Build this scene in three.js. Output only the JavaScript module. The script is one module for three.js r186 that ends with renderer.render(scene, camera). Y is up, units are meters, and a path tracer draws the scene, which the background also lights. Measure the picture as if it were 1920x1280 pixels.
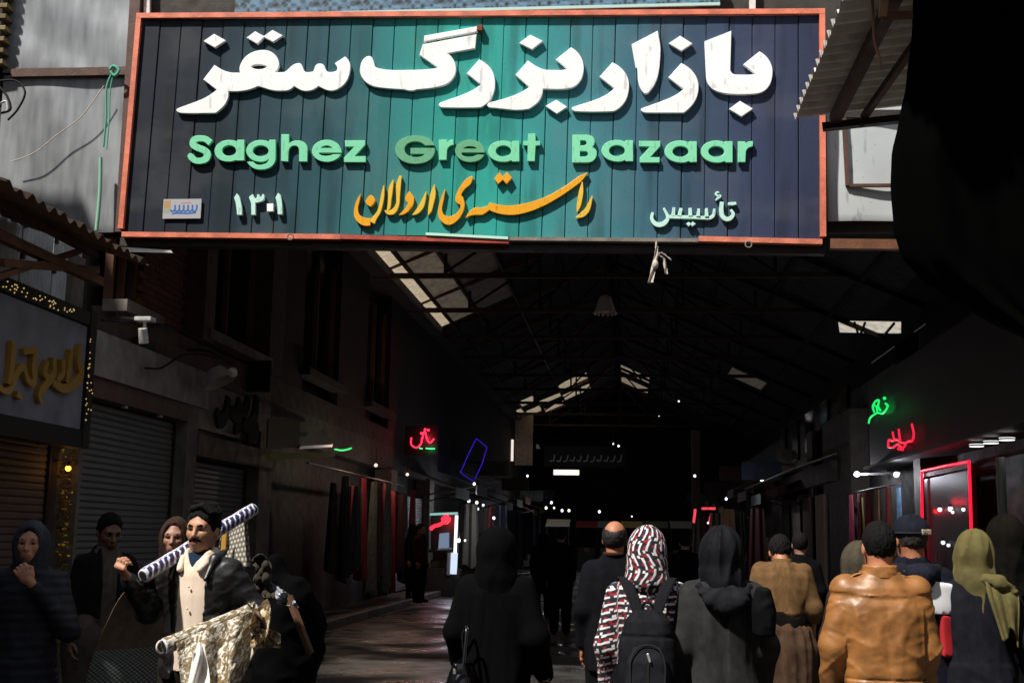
import * as THREE from 'three';
import { mergeGeometries } from 'three/addons/utils/BufferGeometryUtils.js';
import { RoundedBoxGeometry } from 'three/addons/geometries/RoundedBoxGeometry.js';
import { RectAreaLightUniformsLib } from 'three/addons/lights/RectAreaLightUniformsLib.js';
RectAreaLightUniformsLib.init();

// ---------------------------------------------------------------- camera, sky, sun, exposure
const scene = new THREE.Scene();
const F = 2300, ROLL = 0.0175, PITCH = Math.atan(366 / F), YAW = Math.atan(226.5 / F * Math.cos(PITCH)), EYE = 1.6;
const camera = new THREE.PerspectiveCamera(2 * Math.atan(640 / F) * 180 / Math.PI, 1.5, 0.1, 400);
camera.rotation.order = 'YXZ';
camera.rotation.set(PITCH, YAW, ROLL);
camera.position.set(0, EYE, 0);
camera.focus = 12.5; camera.userData.fStop = 9;

const SUN = new THREE.Vector3(-0.39, 0.81, 0.42).normalize();
{
  const W = 256, H = 128, d = new Float32Array(W * H * 4);
  for (let y = 0; y < H; y++) for (let x = 0; x < W; x++) {
    const el = (y + 0.5) / H * 2 - 1, u = Math.max(0, el), i = (y * W + x) * 4;
    const k = 1 - u, c = [0.54 + 0.32 * k * k, 0.61 + 0.28 * k * k, 0.74 + 0.18 * k * k];
    for (let j = 0; j < 3; j++) d[i + j] = el < 0 ? 0.22 : c[j];
    d[i + 3] = 1;
  }
  const sky = new THREE.DataTexture(d, W, H, THREE.RGBAFormat, THREE.FloatType);
  sky.mapping = THREE.EquirectangularReflectionMapping; sky.magFilter = THREE.LinearFilter; sky.needsUpdate = true;
  scene.background = sky; scene.environment = sky;
  scene.backgroundIntensity = scene.environmentIntensity = 0.36;
}
const sun = new THREE.DirectionalLight(new THREE.Color(1, 0.95, 0.87), 5);
sun.position.copy(SUN).multiplyScalar(60).add(new THREE.Vector3(0, 0, -15)); sun.target.position.set(0, 0, -15);
sun.castShadow = true; sun.shadow.radius = 4;
Object.assign(sun.shadow.camera, { left: -40, right: 40, top: 40, bottom: -40, near: 1, far: 160 });
sun.shadow.mapSize.set(4096, 4096);
scene.add(sun, sun.target);
const renderer = new THREE.WebGLRenderer({ antialias: true });
renderer.toneMapping = THREE.LinearToneMapping;
renderer.toneMappingExposure = 1.42;
renderer.shadowMap.enabled = true;

// ---------------------------------------------------------------- helpers
const V = (x, y, z) => new THREE.Vector3(x, y, z);
let _s = 7;
const rnd = () => { _s = (_s + 0x6d2b79f5) | 0; let t = Math.imul(_s ^ (_s >>> 15), 1 | _s); t = (t + Math.imul(t ^ (t >>> 7), 61 | t)) ^ t; return ((t ^ (t >>> 14)) >>> 0) / 4294967296; };
const rr = (a, b) => a + (b - a) * rnd();
const lerp = THREE.MathUtils.lerp, clamp = THREE.MathUtils.clamp, sstep = THREE.MathUtils.smoothstep;
const CAMQ = new THREE.Quaternion().setFromEuler(new THREE.Euler(PITCH, YAW, ROLL, 'YXZ'));
const ray = (px, py) => V((px - 960) / F, (640 - py) / F, -1).applyQuaternion(CAMQ);          // measured on the 1920 x 1280 photograph
const onZ = (px, py, Z) => { const r = ray(px, py); return r.multiplyScalar(Z / -r.z).add(V(0, EYE, 0)); };
const onX = (px, py, X) => { const r = ray(px, py); return r.multiplyScalar(X / r.x).add(V(0, EYE, 0)); };
const onY = (px, py, Y) => { const r = ray(px, py); return r.multiplyScalar((Y - EYE) / r.y).add(V(0, EYE, 0)); };
const hash3 = (x, y, z) => { let h = Math.imul(x, 374761393) + Math.imul(y, 668265263) + Math.imul(z, 2147483647 ^ 0x5bd1e995) | 0; h = Math.imul(h ^ (h >>> 13), 1274126177); return ((h ^ (h >>> 16)) >>> 0) / 4294967296; };
const noise3 = (x, y, z) => {
  const X = Math.floor(x), Y = Math.floor(y), Z = Math.floor(z), s = (t) => t * t * (3 - 2 * t), u = s(x - X), v = s(y - Y), w = s(z - Z);
  const L = (a, b, t) => a + (b - a) * t;
  return L(L(L(hash3(X, Y, Z), hash3(X + 1, Y, Z), u), L(hash3(X, Y + 1, Z), hash3(X + 1, Y + 1, Z), u), v),
    L(L(hash3(X, Y, Z + 1), hash3(X + 1, Y, Z + 1), u), L(hash3(X, Y + 1, Z + 1), hash3(X + 1, Y + 1, Z + 1), u), v), w);
};
const fbm = (x, y, z = 0, o = 4) => { let a = 0.5, s = 0, n = 0; for (let i = 0; i < o; i++) { s += a * noise3(x, y, z + i * 17.3); n += a; a *= 0.5; x *= 2.03; y *= 2.03; z *= 2.03; } return s / n; };

const taken = {};
const numbered = (n) => { const k = taken[n] = (taken[n] ?? -1) + 1; return k ? n + '_' + String(k).padStart(3, '0') : n; };
function thing(name, label, category, pos = [0, 0, 0], turn = 0, group) {
  const o = new THREE.Group(); o.name = numbered(name); o.position.set(...(pos.isVector3 ? pos.toArray() : pos)); o.rotation.y = turn;
  o.userData = { label, category }; if (group) o.userData.group = group;
  scene.add(o); return o;
}
function part(name, geo, m, parent, pos) {
  const o = new THREE.Mesh(Array.isArray(geo) ? merge(geo) : geo, m); o.name = name; o.castShadow = o.receiveShadow = true;
  if (pos) o.position.set(...pos);
  parent.add(o); return o;
}
function single(name, geo, m, label, category, pos, group) {
  const o = part(numbered(name), geo, m, scene, pos); o.userData = { label, category }; if (group) o.userData.group = group; return o;
}
function struct(name, geo, m) { const o = part(numbered(name), geo, m, scene); o.userData = { kind: 'structure' }; return o; }
function merge(list) {
  const plain = list.map((g) => { const q = g.index ? g.toNonIndexed() : g; const n = new THREE.BufferGeometry(); n.setAttribute('position', q.attributes.position); n.setAttribute('normal', q.attributes.normal); n.setAttribute('uv', q.attributes.uv ?? new THREE.BufferAttribute(new Float32Array(q.attributes.position.count * 2), 2)); return n; });
  return mergeGeometries(plain);
}
// boxes with uv in metres
function box(w, h, d, x = 0, y = 0, z = 0, ry = 0, rx = 0, rz = 0) {
  const g = new THREE.BoxGeometry(w, h, d), u = g.attributes.uv, dims = [[d, h], [d, h], [w, d], [w, d], [w, h], [w, h]];
  for (let i = 0; i < 24; i++) u.setXY(i, u.getX(i) * dims[i >> 2][0] + x * 0.37, u.getY(i) * dims[i >> 2][1] + y * 0.61 + z * 0.23);
  if (rx || ry || rz) g.applyMatrix4(new THREE.Matrix4().makeRotationFromEuler(new THREE.Euler(rx, ry, rz, 'YXZ')));
  return g.translate(x, y, z);
}
function rbox(w, h, d, r, x = 0, y = 0, z = 0, ry = 0, rx = 0, rz = 0) {
  const g = new RoundedBoxGeometry(w, h, d, 2, r);
  if (rx || ry || rz) g.applyMatrix4(new THREE.Matrix4().makeRotationFromEuler(new THREE.Euler(rx, ry, rz, 'YXZ')));
  return g.translate(x, y, z);
}
function bar(p, q, w, h = w) {                                                                    // a box from p to q
  const d = q.clone().sub(p), L = d.length(), g = box(w, h, L), m = new THREE.Matrix4();
  const zz = d.clone().normalize(), up = Math.abs(zz.y) > 0.95 ? V(0, 0, 1) : V(0, 1, 0), xx = up.clone().cross(zz).normalize(), yy = zz.clone().cross(xx);
  m.makeBasis(xx, yy, zz).setPosition(p.clone().add(q).multiplyScalar(0.5));
  return g.applyMatrix4(m);
}
function angle(p, q, w) {                                                                         // rolled steel angle section
  const d = q.clone().sub(p).normalize(), up = Math.abs(d.y) > 0.95 ? V(0, 0, 1) : V(0, 1, 0), x = up.clone().cross(d).normalize(), y = d.clone().cross(x), t = 0.008;
  const o1 = y.clone().multiplyScalar(-w / 2), o2 = x.clone().multiplyScalar(w / 2);
  return merge([bar(p.clone().add(o1), q.clone().add(o1), w, t), bar(p.clone().add(o2), q.clone().add(o2), t, w)]);
}
const tube = (pts, r, seg = 24, rad = 6) => new THREE.TubeGeometry(new THREE.CatmullRomCurve3(pts), seg, r, rad);
function quad(a, b, c, d, th) {                                                                   // slab on four corners, thickness along the normal
  const n = b.clone().sub(a).cross(d.clone().sub(a)).normalize().multiplyScalar(th);
  const P = [a, b, c, d], Q = P.map((p) => p.clone().add(n)), pos = [], uv = [], e1 = a.distanceTo(b), e2 = a.distanceTo(d);
  const face = (p, q, r, s, w, h) => { for (const v of [p, q, r, p, r, s]) pos.push(...v.toArray()); uv.push(0, 0, w, 0, w, h, 0, 0, w, h, 0, h); };
  face(Q[0], Q[1], Q[2], Q[3], e1, e2); face(P[3], P[2], P[1], P[0], e1, e2);
  for (let i = 0; i < 4; i++) { const j = (i + 1) % 4; face(P[i], P[j], Q[j], Q[i], i % 2 ? e2 : e1, Math.abs(th)); }
  const g = new THREE.BufferGeometry(); g.setAttribute('position', new THREE.Float32BufferAttribute(pos, 3)); g.setAttribute('uv', new THREE.Float32BufferAttribute(uv, 2)); g.computeVertexNormals(); return g;
}
// grid sheet from a function (u, v) -> point; uv scaled by su, sv; thick sheets get a back and edges
function sheet(fn, nu, nv, su = 1, sv = 1, th = 0) {
  const pos = [], uv = [], idx = [], row = nu + 1;
  for (let j = 0; j <= nv; j++) for (let i = 0; i <= nu; i++) { const p = fn(i / nu, j / nv); pos.push(p.x, p.y, p.z); uv.push(i / nu * su, j / nv * sv); }
  for (let j = 0; j < nv; j++) for (let i = 0; i < nu; i++) { const a = j * row + i; idx.push(a, a + 1, a + row + 1, a, a + row + 1, a + row); }
  const g = new THREE.BufferGeometry(); g.setAttribute('position', new THREE.Float32BufferAttribute(pos, 3)); g.setAttribute('uv', new THREE.Float32BufferAttribute(uv, 2)); g.setIndex(idx); g.computeVertexNormals();
  if (!th) return g;
  const n = g.attributes.normal, N = pos.length / 3;
  for (let i = 0; i < N; i++) { pos.push(pos[i * 3] - n.getX(i) * th, pos[i * 3 + 1] - n.getY(i) * th, pos[i * 3 + 2] - n.getZ(i) * th); uv.push(uv[i * 2], uv[i * 2 + 1]); }
  const m = idx.length; for (let i = 0; i < m; i += 3) idx.push(idx[i] + N, idx[i + 2] + N, idx[i + 1] + N);
  const edge = (a, b) => idx.push(a, a + N, b, b, a + N, b + N);
  for (let i = 0; i < nu; i++) { edge(i, i + 1); edge(nv * row + i + 1, nv * row + i); }
  for (let j = 0; j < nv; j++) { edge((j + 1) * row, j * row); edge(j * row + nu, (j + 1) * row + nu); }
  const h = new THREE.BufferGeometry(); h.setAttribute('position', new THREE.Float32BufferAttribute(pos, 3)); h.setAttribute('uv', new THREE.Float32BufferAttribute(uv, 2)); h.setIndex(idx); h.computeVertexNormals(); return h;
}

// ---------------------------------------------------------------- textures and materials
function tex(w, h, fn, srgb = true, wrap = true) {
  const d = new Uint8Array(w * h * 4);
  for (let y = 0; y < h; y++) for (let x = 0; x < w; x++) {
    const c = fn(x / w, y / h, x, y), i = (y * w + x) * 4;
    for (let k = 0; k < 3; k++) { const v = clamp(typeof c === 'number' ? c : c[k], 0, 1); d[i + k] = Math.round(255 * (srgb ? (v <= 0.0031308 ? v * 12.92 : 1.055 * Math.pow(v, 1 / 2.4) - 0.055) : v)); }
    d[i + 3] = 255;
  }
  const t = new THREE.DataTexture(d, w, h); t.magFilter = THREE.LinearFilter; t.minFilter = THREE.LinearFilter;
  if (wrap) t.wrapS = t.wrapT = THREE.RepeatWrapping;
  if (srgb) t.colorSpace = THREE.SRGBColorSpace;
  t.needsUpdate = true; return t;
}
const tn = (u, v, f, z = 0) => {                                                                   // tileable value noise
  f = Math.max(1, Math.round(f)); const x = u * f, y = v * f, X = Math.floor(x), Y = Math.floor(y), s = (t) => t * t * (3 - 2 * t), a = s(x - X), b = s(y - Y), k = Math.round(z * 13);
  const h = (i, j) => hash3(((i % f) + f) % f, ((j % f) + f) % f, k);
  return (h(X, Y) * (1 - a) + h(X + 1, Y) * a) * (1 - b) + (h(X, Y + 1) * (1 - a) + h(X + 1, Y + 1) * a) * b;
};
const tfbm = (u, v, f, z = 0, o = 4) => { let s = 0, a = 0.5, n = 0; for (let i = 0; i < o; i++) { s += a * tn(u, v, f, z + i * 9.1); n += a; a *= 0.5; f *= 2; } return s / n; };
const rep = (t, x, y = x) => { const c = t.clone(); c.repeat.set(x, y); c.needsUpdate = true; return c; };
const GRAIN = tex(256, 256, (u, v) => 0.5 + (tfbm(u, v, 24, 1) - 0.5) * 1.6, false);
const FINE = tex(256, 256, (u, v, x, y) => 0.35 * hash3(x, y, 3) + 0.65 * tfbm(u, v, 60, 5, 3), false);
const BLOTCH = tex(256, 256, (u, v) => { const n = tfbm(u, v, 9, 2, 5); return clamp(0.5 + (n - 0.5) * 2.2, 0, 1); }, false);
const ROUGH = tex(256, 256, (u, v) => 0.82 + 0.18 * clamp(0.5 + (tfbm(u, v, 9, 2, 5) - 0.5) * 2.2, 0, 1), false);
const TINTW = tex(256, 256, (u, v, x, y) => 0.93 + 0.12 * (tfbm(u, v, 12, 8, 5) - 0.5) - (hash3(x >> 1, y >> 1, 7) > 0.997 ? 0.25 : 0) - 0.3 * sstep(tfbm(u, v * 0.25, 28, 3, 4), 0.66, 0.8));
const TINT = tex(256, 256, (u, v, x, y) => 0.72 + 0.34 * (tfbm(u, v, 10, 8, 5) - 0.5) * 2 + 0.06 * (hash3(x, y, 9) - 0.5));
const STREAK = tex(256, 256, (u, v, x, y) => { const s = tfbm(u, v * 0.125, 64, 4, 3), n = tfbm(u, v, 8, 6, 4); return 0.74 + 0.5 * (s - 0.5) + 0.5 * (n - 0.5); });
const WEAVE = tex(128, 128, (u, v, x, y) => 0.5 + 0.28 * ((x >> 1) + (y >> 1) & 1 ? 1 : -1) * (0.6 + 0.4 * hash3(x, y, 1)) + 0.2 * (tn(u, v, 20) - 0.5), false);
const lin = (hex) => new THREE.Color(hex);
function mat(color, roughness = 0.8, o = {}) {
  const m = new THREE.MeshPhysicalMaterial({ color: color.isColor ? color : lin(color), roughness, ...o });
  return m;
}
const tinted = (color, rough, o = {}) => mat(color, rough, { map: rep(TINT, 0.7), roughnessMap: rep(ROUGH, 0.9), bumpMap: rep(GRAIN, 2), bumpScale: 0.0015, ...o });
const glow = (color, k) => new THREE.MeshStandardMaterial({ color: 0x111111, emissive: lin(color), emissiveIntensity: k, roughness: 0.4 });
const M = {
  rust: tinted('#5b3a2c', 0.7), steel: tinted('#2c211c', 0.65), orange: tinted('#f5896b', 0.5), brown: tinted('#6b432f', 0.75),
  galv: mat('#a5a9ae', 0.4, { metalness: 0.25, map: rep(STREAK, 0.25), roughnessMap: rep(ROUGH, 0.6) }),
  galvLight: mat('#c3c8ca', 0.55, { metalness: 0.15, map: rep(TINTW, 0.5) }),
  black: mat('#0d0d0e', 0.9), dark: tinted('#2a2725', 0.85), soot: tinted('#3a3531', 0.9),
  stone: tinted('#8a847c', 0.85), plaster: tinted('#6b6259', 0.95), wood: tinted('#7a4c2e', 0.75), paleWood: tinted('#b08560', 0.8),
  shutterGrey: mat('#8c8d8e', 0.55, { metalness: 0.3, map: rep(STREAK, 0.4) }), shutterBrown: mat('#6e5a50', 0.6, { metalness: 0.2, map: rep(STREAK, 0.4) }),
  white: tinted('#e9e7e2', 0.6), glassDark: mat('#0b0d0f', 0.12, { specularIntensity: 0.8 }),
};

// ---------------------------------------------------------------- the street
const XL = -6, XR = 5, D = 13.5;                                                                   // left shops, right shops, plane of the great sign
const roadTex = tex(512, 512, (u, v, x, y) => { const n = tfbm(u, v, 12, 3, 5), s = hash3(x >> 1, y >> 1, 4); const k = 0.028 + 0.035 * (n - 0.5) + 0.015 * (s - 0.5); return [k, k * 0.92, k * 0.85]; });
const roadRough = tex(256, 256, (u, v) => clamp(0.5 + 1.5 * (tfbm(u, v, 7, 9, 4) - 0.5), 0.22, 0.9), false);
{
  const g = new THREE.PlaneGeometry(500, 500); g.rotateX(-Math.PI / 2);
  const u = g.attributes.uv; for (let i = 0; i < u.count; i++) u.setXY(i, u.getX(i) * 500, u.getY(i) * 500);
  struct('ground', g, mat('#ffffff', 1, { map: rep(roadTex, 0.35), roughnessMap: rep(roadRough, 0.22), bumpMap: rep(FINE, 1.3), bumpScale: 0.006 }));
}
// raised pavements with separate kerb stones
function pavement(x0, x1, edge, z0, z1) {
  const p = struct('pavement', box(Math.abs(x1 - x0), 0.12, z1 - z0, (x0 + x1) / 2, 0.06, -(z0 + z1) / 2), tinted('#5d5650', 0.6));
  const kerb = [0, 1, 2].map((i) => rbox(0.16, 0.14, 0.86 + i * 0.02, 0.015)), km = [tinted('#77706a', 0.6), tinted('#6a635d', 0.65)];
  let k = 0; for (let z = z0 + 0.45; z < z1; z += 0.9) part('kerb_stone', kerb[k % 3], km[(k++ * 7) % 2], p, [edge, 0.074, -z]);
  return p;
}
pavement(-6.0, -5.16, -5.08, 8.5, 46);
pavement(5.0, 4.36, 4.28, 13.6, 46);

// ---------------------------------------------------------------- the great sign
const SIGNZ = -D;
const sL = (onZ(250, 35, D).x + onZ(233, 440, D).x) / 2, sR = (onZ(1540, 455, D).x + onZ(1536, 30, D).x) / 2;
const sB = (onZ(233, 440, D).y + onZ(1540, 455, D).y) / 2, sT = (onZ(250, 33, D).y + onZ(1530, 24, D).y) / 2;
const sign = thing('bazaar_sign', 'great sign of dark blue to teal metal cladding with white raised lettering above the passage', 'sign', [(sL + sR) / 2, sB, SIGNZ]);
const SO = sign.position;
const toSign = (g) => g.translate(-SO.x, -SO.y, -SO.z);
const c4 = [[233, 440], [1540, 455], [250, 33], [1532, 25]].map(([x, y]) => onZ(x, y, D)), TILT = (Math.atan2(c4[1].y - c4[0].y, c4[1].x - c4[0].x) + Math.atan2(c4[3].y - c4[2].y, c4[3].x - c4[2].x)) / 2;
const hang = (g) => toSign(g).rotateZ(TILT);                                                       // the sign hangs slightly askew
{
  const W = sR - sL, H = sT - sB;
  const stops = [[0, 0x161d29], [0.1, 0x18222d], [0.2, 0x203944], [0.3, 0x28545d], [0.38, 0x2c7a7b], [0.46, 0x2a9389], [0.53, 0x2c9f94], [0.6, 0x358e8e], [0.68, 0x3d7c86], [0.76, 0x3a6072], [0.84, 0x364a60], [0.92, 0x323b57], [1, 0x2a3048]].map(([t, c]) => [t, lin(c)]);
  const paint = tex(1024, 384, (u, v, x, y) => {                                                   // printed colour run from navy through teal to violet, with runs of dirt
    const uu = clamp(u + 0.05 * (fbm(u * 6, v * 3, 2) - 0.5) - 0.02 * (0.5 - v), 0, 1);
    let i = 0; while (i < stops.length - 2 && uu > stops[i + 1][0]) i++;
    const t = (uu - stops[i][0]) / (stops[i + 1][0] - stops[i][0]), a = stops[i][1], b = stops[i + 1][1];
    const dirt = sstep(fbm(u * 55, v * 2.2, 8, 4), 0.5, 0.8), dust = sstep(fbm(u * 14, v * 7, 3, 5), 0.5, 0.75), speck = hash3(x, y, 2) > 0.992 ? 0.5 : 1;
    return [0, 1, 2].map((k) => { const c = [a.r, a.g, a.b][k] * (1 - t) + [b.r, b.g, b.b][k] * t; return (c * (1 - 0.35 * dirt) * speck) * (1 - 0.1 * dust) + [0.2, 0.19, 0.18][k] * 0.1 * dust; });
  }, true, false);
  const pm = mat('#ffffff', 0.7, { specularIntensity: 0.4, map: paint, roughnessMap: rep(ROUGH, 3, 1) });
  part('backing', hang(box(W, H, 0.03, (sL + sR) / 2, (sB + sT) / 2, SIGNZ - 0.03)), M.black, sign);
  const n = 31, sw = W / n;
  for (let i = 0; i < n; i++) {
    const w = sw - 0.007, c = new THREE.Shape([[-w / 2, 0], [w / 2, 0], [w / 2, 0.016], [w / 2 - 0.007, 0.022], [-w / 2 + 0.007, 0.022], [-w / 2, 0.016]].map((p) => new THREE.Vector2(...p)));
    const g = new THREE.ExtrudeGeometry(c, { depth: H - 0.06, bevelEnabled: false }); g.rotateX(-Math.PI / 2);
    const x0 = sL + (i + 0.5) * sw;
    g.rotateY(0).translate(x0 + rr(-0.002, 0.002), sB + 0.03, SIGNZ - 0.012 + 0.0);
    // the profile was turned so that its proud face looks at the street (+z)
    const p = g.attributes.position; for (let k = 0; k < p.count; k++) p.setZ(k, SIGNZ - 0.014 + (SIGNZ - 0.012 - p.getZ(k)) + rr(0, 0));
    const idx = []; for (let k = 0; k < p.count; k += 3) idx.push(k, k + 2, k + 1); g.setIndex(idx); const q = g.toNonIndexed(); q.computeVertexNormals();
    const bow = rr(-0.004, 0.004), pp = q.attributes.position, u = q.attributes.uv;
    for (let k = 0; k < pp.count; k++) { pp.setZ(k, pp.getZ(k) + bow); u.setXY(k, (pp.getX(k) - sL) / W, (pp.getY(k) - sB) / H); }
    part('cladding_strip', hang(q), pm, sign);
  }
  // orange frame; the bottom rail is missing between two breaks
  const fw = 0.062, fz = SIGNZ + 0.005, fd = 0.11;
  const rail = (px0, py0, px1, py1, w = fw) => toSign(bar(onZ(px0, py0, D).setZ(fz), onZ(px1, py1, D).setZ(fz), fd, w));
  const tl = V(sL, sT, fz), tr = V(sR, sT, fz), bl = V(sL, sB, fz), br = V(sR, sB, fz);
  part('frame_rail', hang(bar(bl.clone().add(V(0, fw, 0)), tl.clone().add(V(0, -0.035, 0)), fw, fd)), M.orange, sign);
  part('frame_rail', hang(bar(br.clone().add(V(0, fw, 0)), tr.clone().add(V(0, -0.035, 0)), fw, fd)), M.orange, sign);
  part('frame_rail', hang(bar(tl.clone().add(V(-0.031, 0, 0)), tr.clone().add(V(0.031, 0, 0)), fd, fw)), M.orange, sign);
  const by = (px) => lerp(440, 455, (px - 233) / 1307);
  part('frame_rail', rail(231, by(231) + 1, 640, by(640) + 1, 0.058), M.orange, sign);
  part('frame_rail', rail(640.5, by(640) + 1, 955, by(955) + 6, 0.05), tinted('#c2503c', 0.55), sign);
  part('trim_strip', toSign(bar(onZ(800, 441, D).setZ(fz + 0.065), onZ(954, 449, D).setZ(fz + 0.065), 0.012, 0.03)), mat('#bfe8d6', 0.5), sign);
  part('frame_rail', rail(1310, by(1310) - 3, 1541, by(1541), 0.058), tinted('#f18f72', 0.5), sign);
  part('frame_rail', rail(956, by(956) + 1, 1309, by(1309), 0.04), tinted('#8e8478', 0.75), sign);   // bare lip where the paint rail is lost
}
// outlines are given in the coordinates of enlarged views: [left, top, scale]
const TILE = { a: [320, 40, 7.1125], c: [660, 40, 7.1125], d: [800, 40, 7.1125], e: [900, 40, 7.1125], f: [1060, 40, 7.1125], g: [1230, 40, 7.1125],
  E1: [340, 240, 9.6], E2: [530, 240, 9.6], E3: [730, 240, 6.4], E4: [1060, 240, 10.667], E5: [1230, 240, 9.6], Y1: [640, 310, 8], Y2: [860, 310, 7.111], T: [1200, 350, 9.6], N: [290, 350, 7.385] };
const LZ = D - 0.018;
function mapper(tile) { const [l, t, s] = TILE[tile]; return (x, y) => { const p = onZ(l + x / s, t + y / s, LZ - 0.05); return new THREE.Vector2(p.x, p.y); }; }
function outline(d, f, P = new THREE.Shape()) {
  const tk = d.match(/[MLCZ]|-?[\d.]+/g); let i = 0, c = 'M'; const pt = () => f(+tk[i++], +tk[i++]);
  while (i < tk.length) {
    if (/[MLCZ]/.test(tk[i])) c = tk[i++];
    if (c === 'Z') continue;
    if (c === 'M') { const p = pt(); P.moveTo(p.x, p.y); c = 'L'; } else if (c === 'L') { const p = pt(); P.lineTo(p.x, p.y); } else { const a = pt(), b = pt(), e = pt(); P.bezierCurveTo(a.x, a.y, b.x, b.y, e.x, e.y); }
  }
  return P;
}
function ringPath(cx, cy, rx, ry, f) { const h = new THREE.Path(), n = 28; for (let i = 0; i < n; i++) { const a = -i / n * 2 * Math.PI, p = f(cx + rx * Math.cos(a), cy + ry * Math.sin(a)); i ? h.lineTo(p.x, p.y) : h.moveTo(p.x, p.y); } return h; }
// pen stroke: centre line with full widths
function stroke(pts, f) {
  const c = new THREE.CatmullRomCurve3(pts.map(([x, y, w]) => V(x, y, w)), false, 'centripetal'), n = pts.length * 7, L = [], R = [];
  for (let i = 0; i <= n; i++) { const p = c.getPoint(i / n), q = c.getPoint(Math.min(1, i / n + 0.01)), o = c.getPoint(Math.max(0, i / n - 0.01)), dx = q.x - o.x, dy = q.y - o.y, l = Math.hypot(dx, dy) || 1, w = Math.max(3, p.z) / 2; L.push(f(p.x - dy / l * w, p.y + dx / l * w)); R.push(f(p.x + dy / l * w, p.y - dx / l * w)); }
  return new THREE.Shape([...L, ...R.reverse()]);
}
function raise(shapes, depth, bev, z = 0, curve = 10) {
  const g = [].concat(shapes).map((s, i) => new THREE.ExtrudeGeometry(s, { depth: depth - bev + i * 0.0023, bevelEnabled: bev > 0, bevelSize: bev * 0.8, bevelThickness: bev, bevelSegments: 2, bevelOffset: -bev * 0.8, curveSegments: curve }).translate(0, 0, -LZ + z));
  return toSign(g.length > 1 ? merge(g) : g[0]);
}
{
  const whiteL = mat('#f3f1ef', 0.42, { map: rep(TINTW, 0.6) });
  whiteL.color.setRGB(0.98, 0.97, 0.97);
  const W = (tile, ...ds) => { const f = mapper(tile), s = outline(ds[0], f); for (const h of ds.slice(1)) s.holes.push(Array.isArray(h) ? ringPath(...h, f) : outline(h, f, new THREE.Path())); return s; };
  const white = (...a) => part('letter', raise(W(...a), 0.04, 0.006), whiteL, sign);
  // Persian title, right to left
  white('g', 'M650 260 L1010 118 L995 640 C1010 690 1040 702 1080 703 L1240 705 L1335 695 L1165 570 L1385 395 C1490 440 1560 560 1560 660 C1560 830 1490 940 1340 960 C1200 972 1000 972 890 950 C750 920 680 850 672 740 Z');
  white('g', 'M1125 1055 L1300 1158 L1145 1265 L975 1165 Z');
  white('f', 'M885 300 L1235 118 C1260 250 1275 320 1272 390 C1265 600 1250 740 1180 860 C1130 930 1100 965 1055 955 C1010 930 975 850 968 740 L962 625 L940 610 Z');
  white('g', 'M340 550 C480 610 570 730 572 860 C575 1010 500 1130 370 1215 L-110 1215 C-180 1215 -220 1180 -190 1155 C0 1080 270 1010 370 895 L165 745 Z');
  white('f', 'M1535 185 L1700 290 L1550 390 L1378 288 Z');
  white('f', 'M630 540 C770 600 850 720 852 840 C855 1000 790 1130 650 1195 C480 1205 250 1205 130 1195 C70 1175 70 1145 120 1130 C300 1070 560 1010 650 885 L455 735 Z');
  white('e', 'M640 515 C710 570 790 625 880 640 L1080 645 L1165 630 L1010 505 L1215 340 C1320 390 1385 500 1385 620 C1380 760 1320 870 1180 890 C1080 905 960 900 840 895 C840 980 810 1080 650 1165 C540 1180 470 1185 380 1170 C280 1160 190 1150 120 1145 C80 1120 90 1090 130 1075 C320 1030 530 970 655 870 L470 710 Z');
  white('e', 'M1020 1040 L1165 1135 L1025 1228 L870 1125 Z');
  white('d', 'M1380 172 L1550 255 L1405 370 L1230 283 Z');
  white('d', 'M700 500 C830 560 900 660 910 780 C925 960 850 1080 720 1145 C540 1150 360 1150 200 1145 C140 1125 150 1085 200 1070 C350 1010 580 960 720 835 L530 690 Z');
  white('c', 'M230 455 C290 470 285 560 310 600 C340 625 450 640 560 645 L870 640 C970 635 1080 630 1140 610 L895 440 L940 300 L1660 165 L1640 355 L1265 420 C1340 460 1390 550 1385 640 C1380 740 1310 820 1210 850 C1100 885 950 900 850 905 C830 928 740 925 700 905 C560 895 400 890 290 865 C180 830 110 750 100 660 C95 580 130 460 230 455 Z');
  white('c', 'M960 185 L1680 57 L1672 130 L955 262 Z');
  part('letter', raise(W('d', 'M673 60 L748 46 L745 128 L668 130 Z'), 0.07, 0.006), tinted('#7a3d22', 0.8), sign).userData.label = 'rusty broken tip of the letter bar';
  white('a', 'M75 1160 C200 1100 450 1050 605 905 L425 770 L575 575 C650 620 700 665 820 678 L915 678 C905 640 905 600 930 550 C980 440 1090 378 1230 375 C1340 372 1435 460 1440 560 C1442 610 1420 640 1385 672 L1500 672 C1560 660 1590 560 1700 550 C1740 550 1750 590 1765 630 C1775 665 1790 672 1830 672 L1885 665 C1905 655 1905 620 1925 585 C1945 550 2010 545 2040 580 C2060 615 2060 665 2110 670 C2160 672 2210 665 2215 630 C2215 600 2200 570 2180 555 L2320 462 C2380 500 2405 580 2385 660 C2370 800 2270 910 2140 922 C2070 922 2010 880 1965 860 C1930 890 1880 928 1790 925 C1720 920 1680 880 1640 862 C1590 910 1560 922 1500 922 L1400 922 C1290 910 1220 870 1155 860 C1080 900 960 940 775 928 C755 930 770 960 760 1010 C740 1090 680 1160 590 1218 C400 1222 250 1225 130 1218 C80 1210 50 1185 75 1160 Z', 'M1065 598 C1100 645 1240 645 1275 598 C1230 560 1100 560 1065 598 Z');
  white('a', 'M1120 125 L1235 190 L1350 108 L1490 183 L1360 270 L1240 205 L1150 295 L1003 212 Z');
  white('a', 'M570 160 L728 248 L580 345 L425 258 Z');
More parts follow.
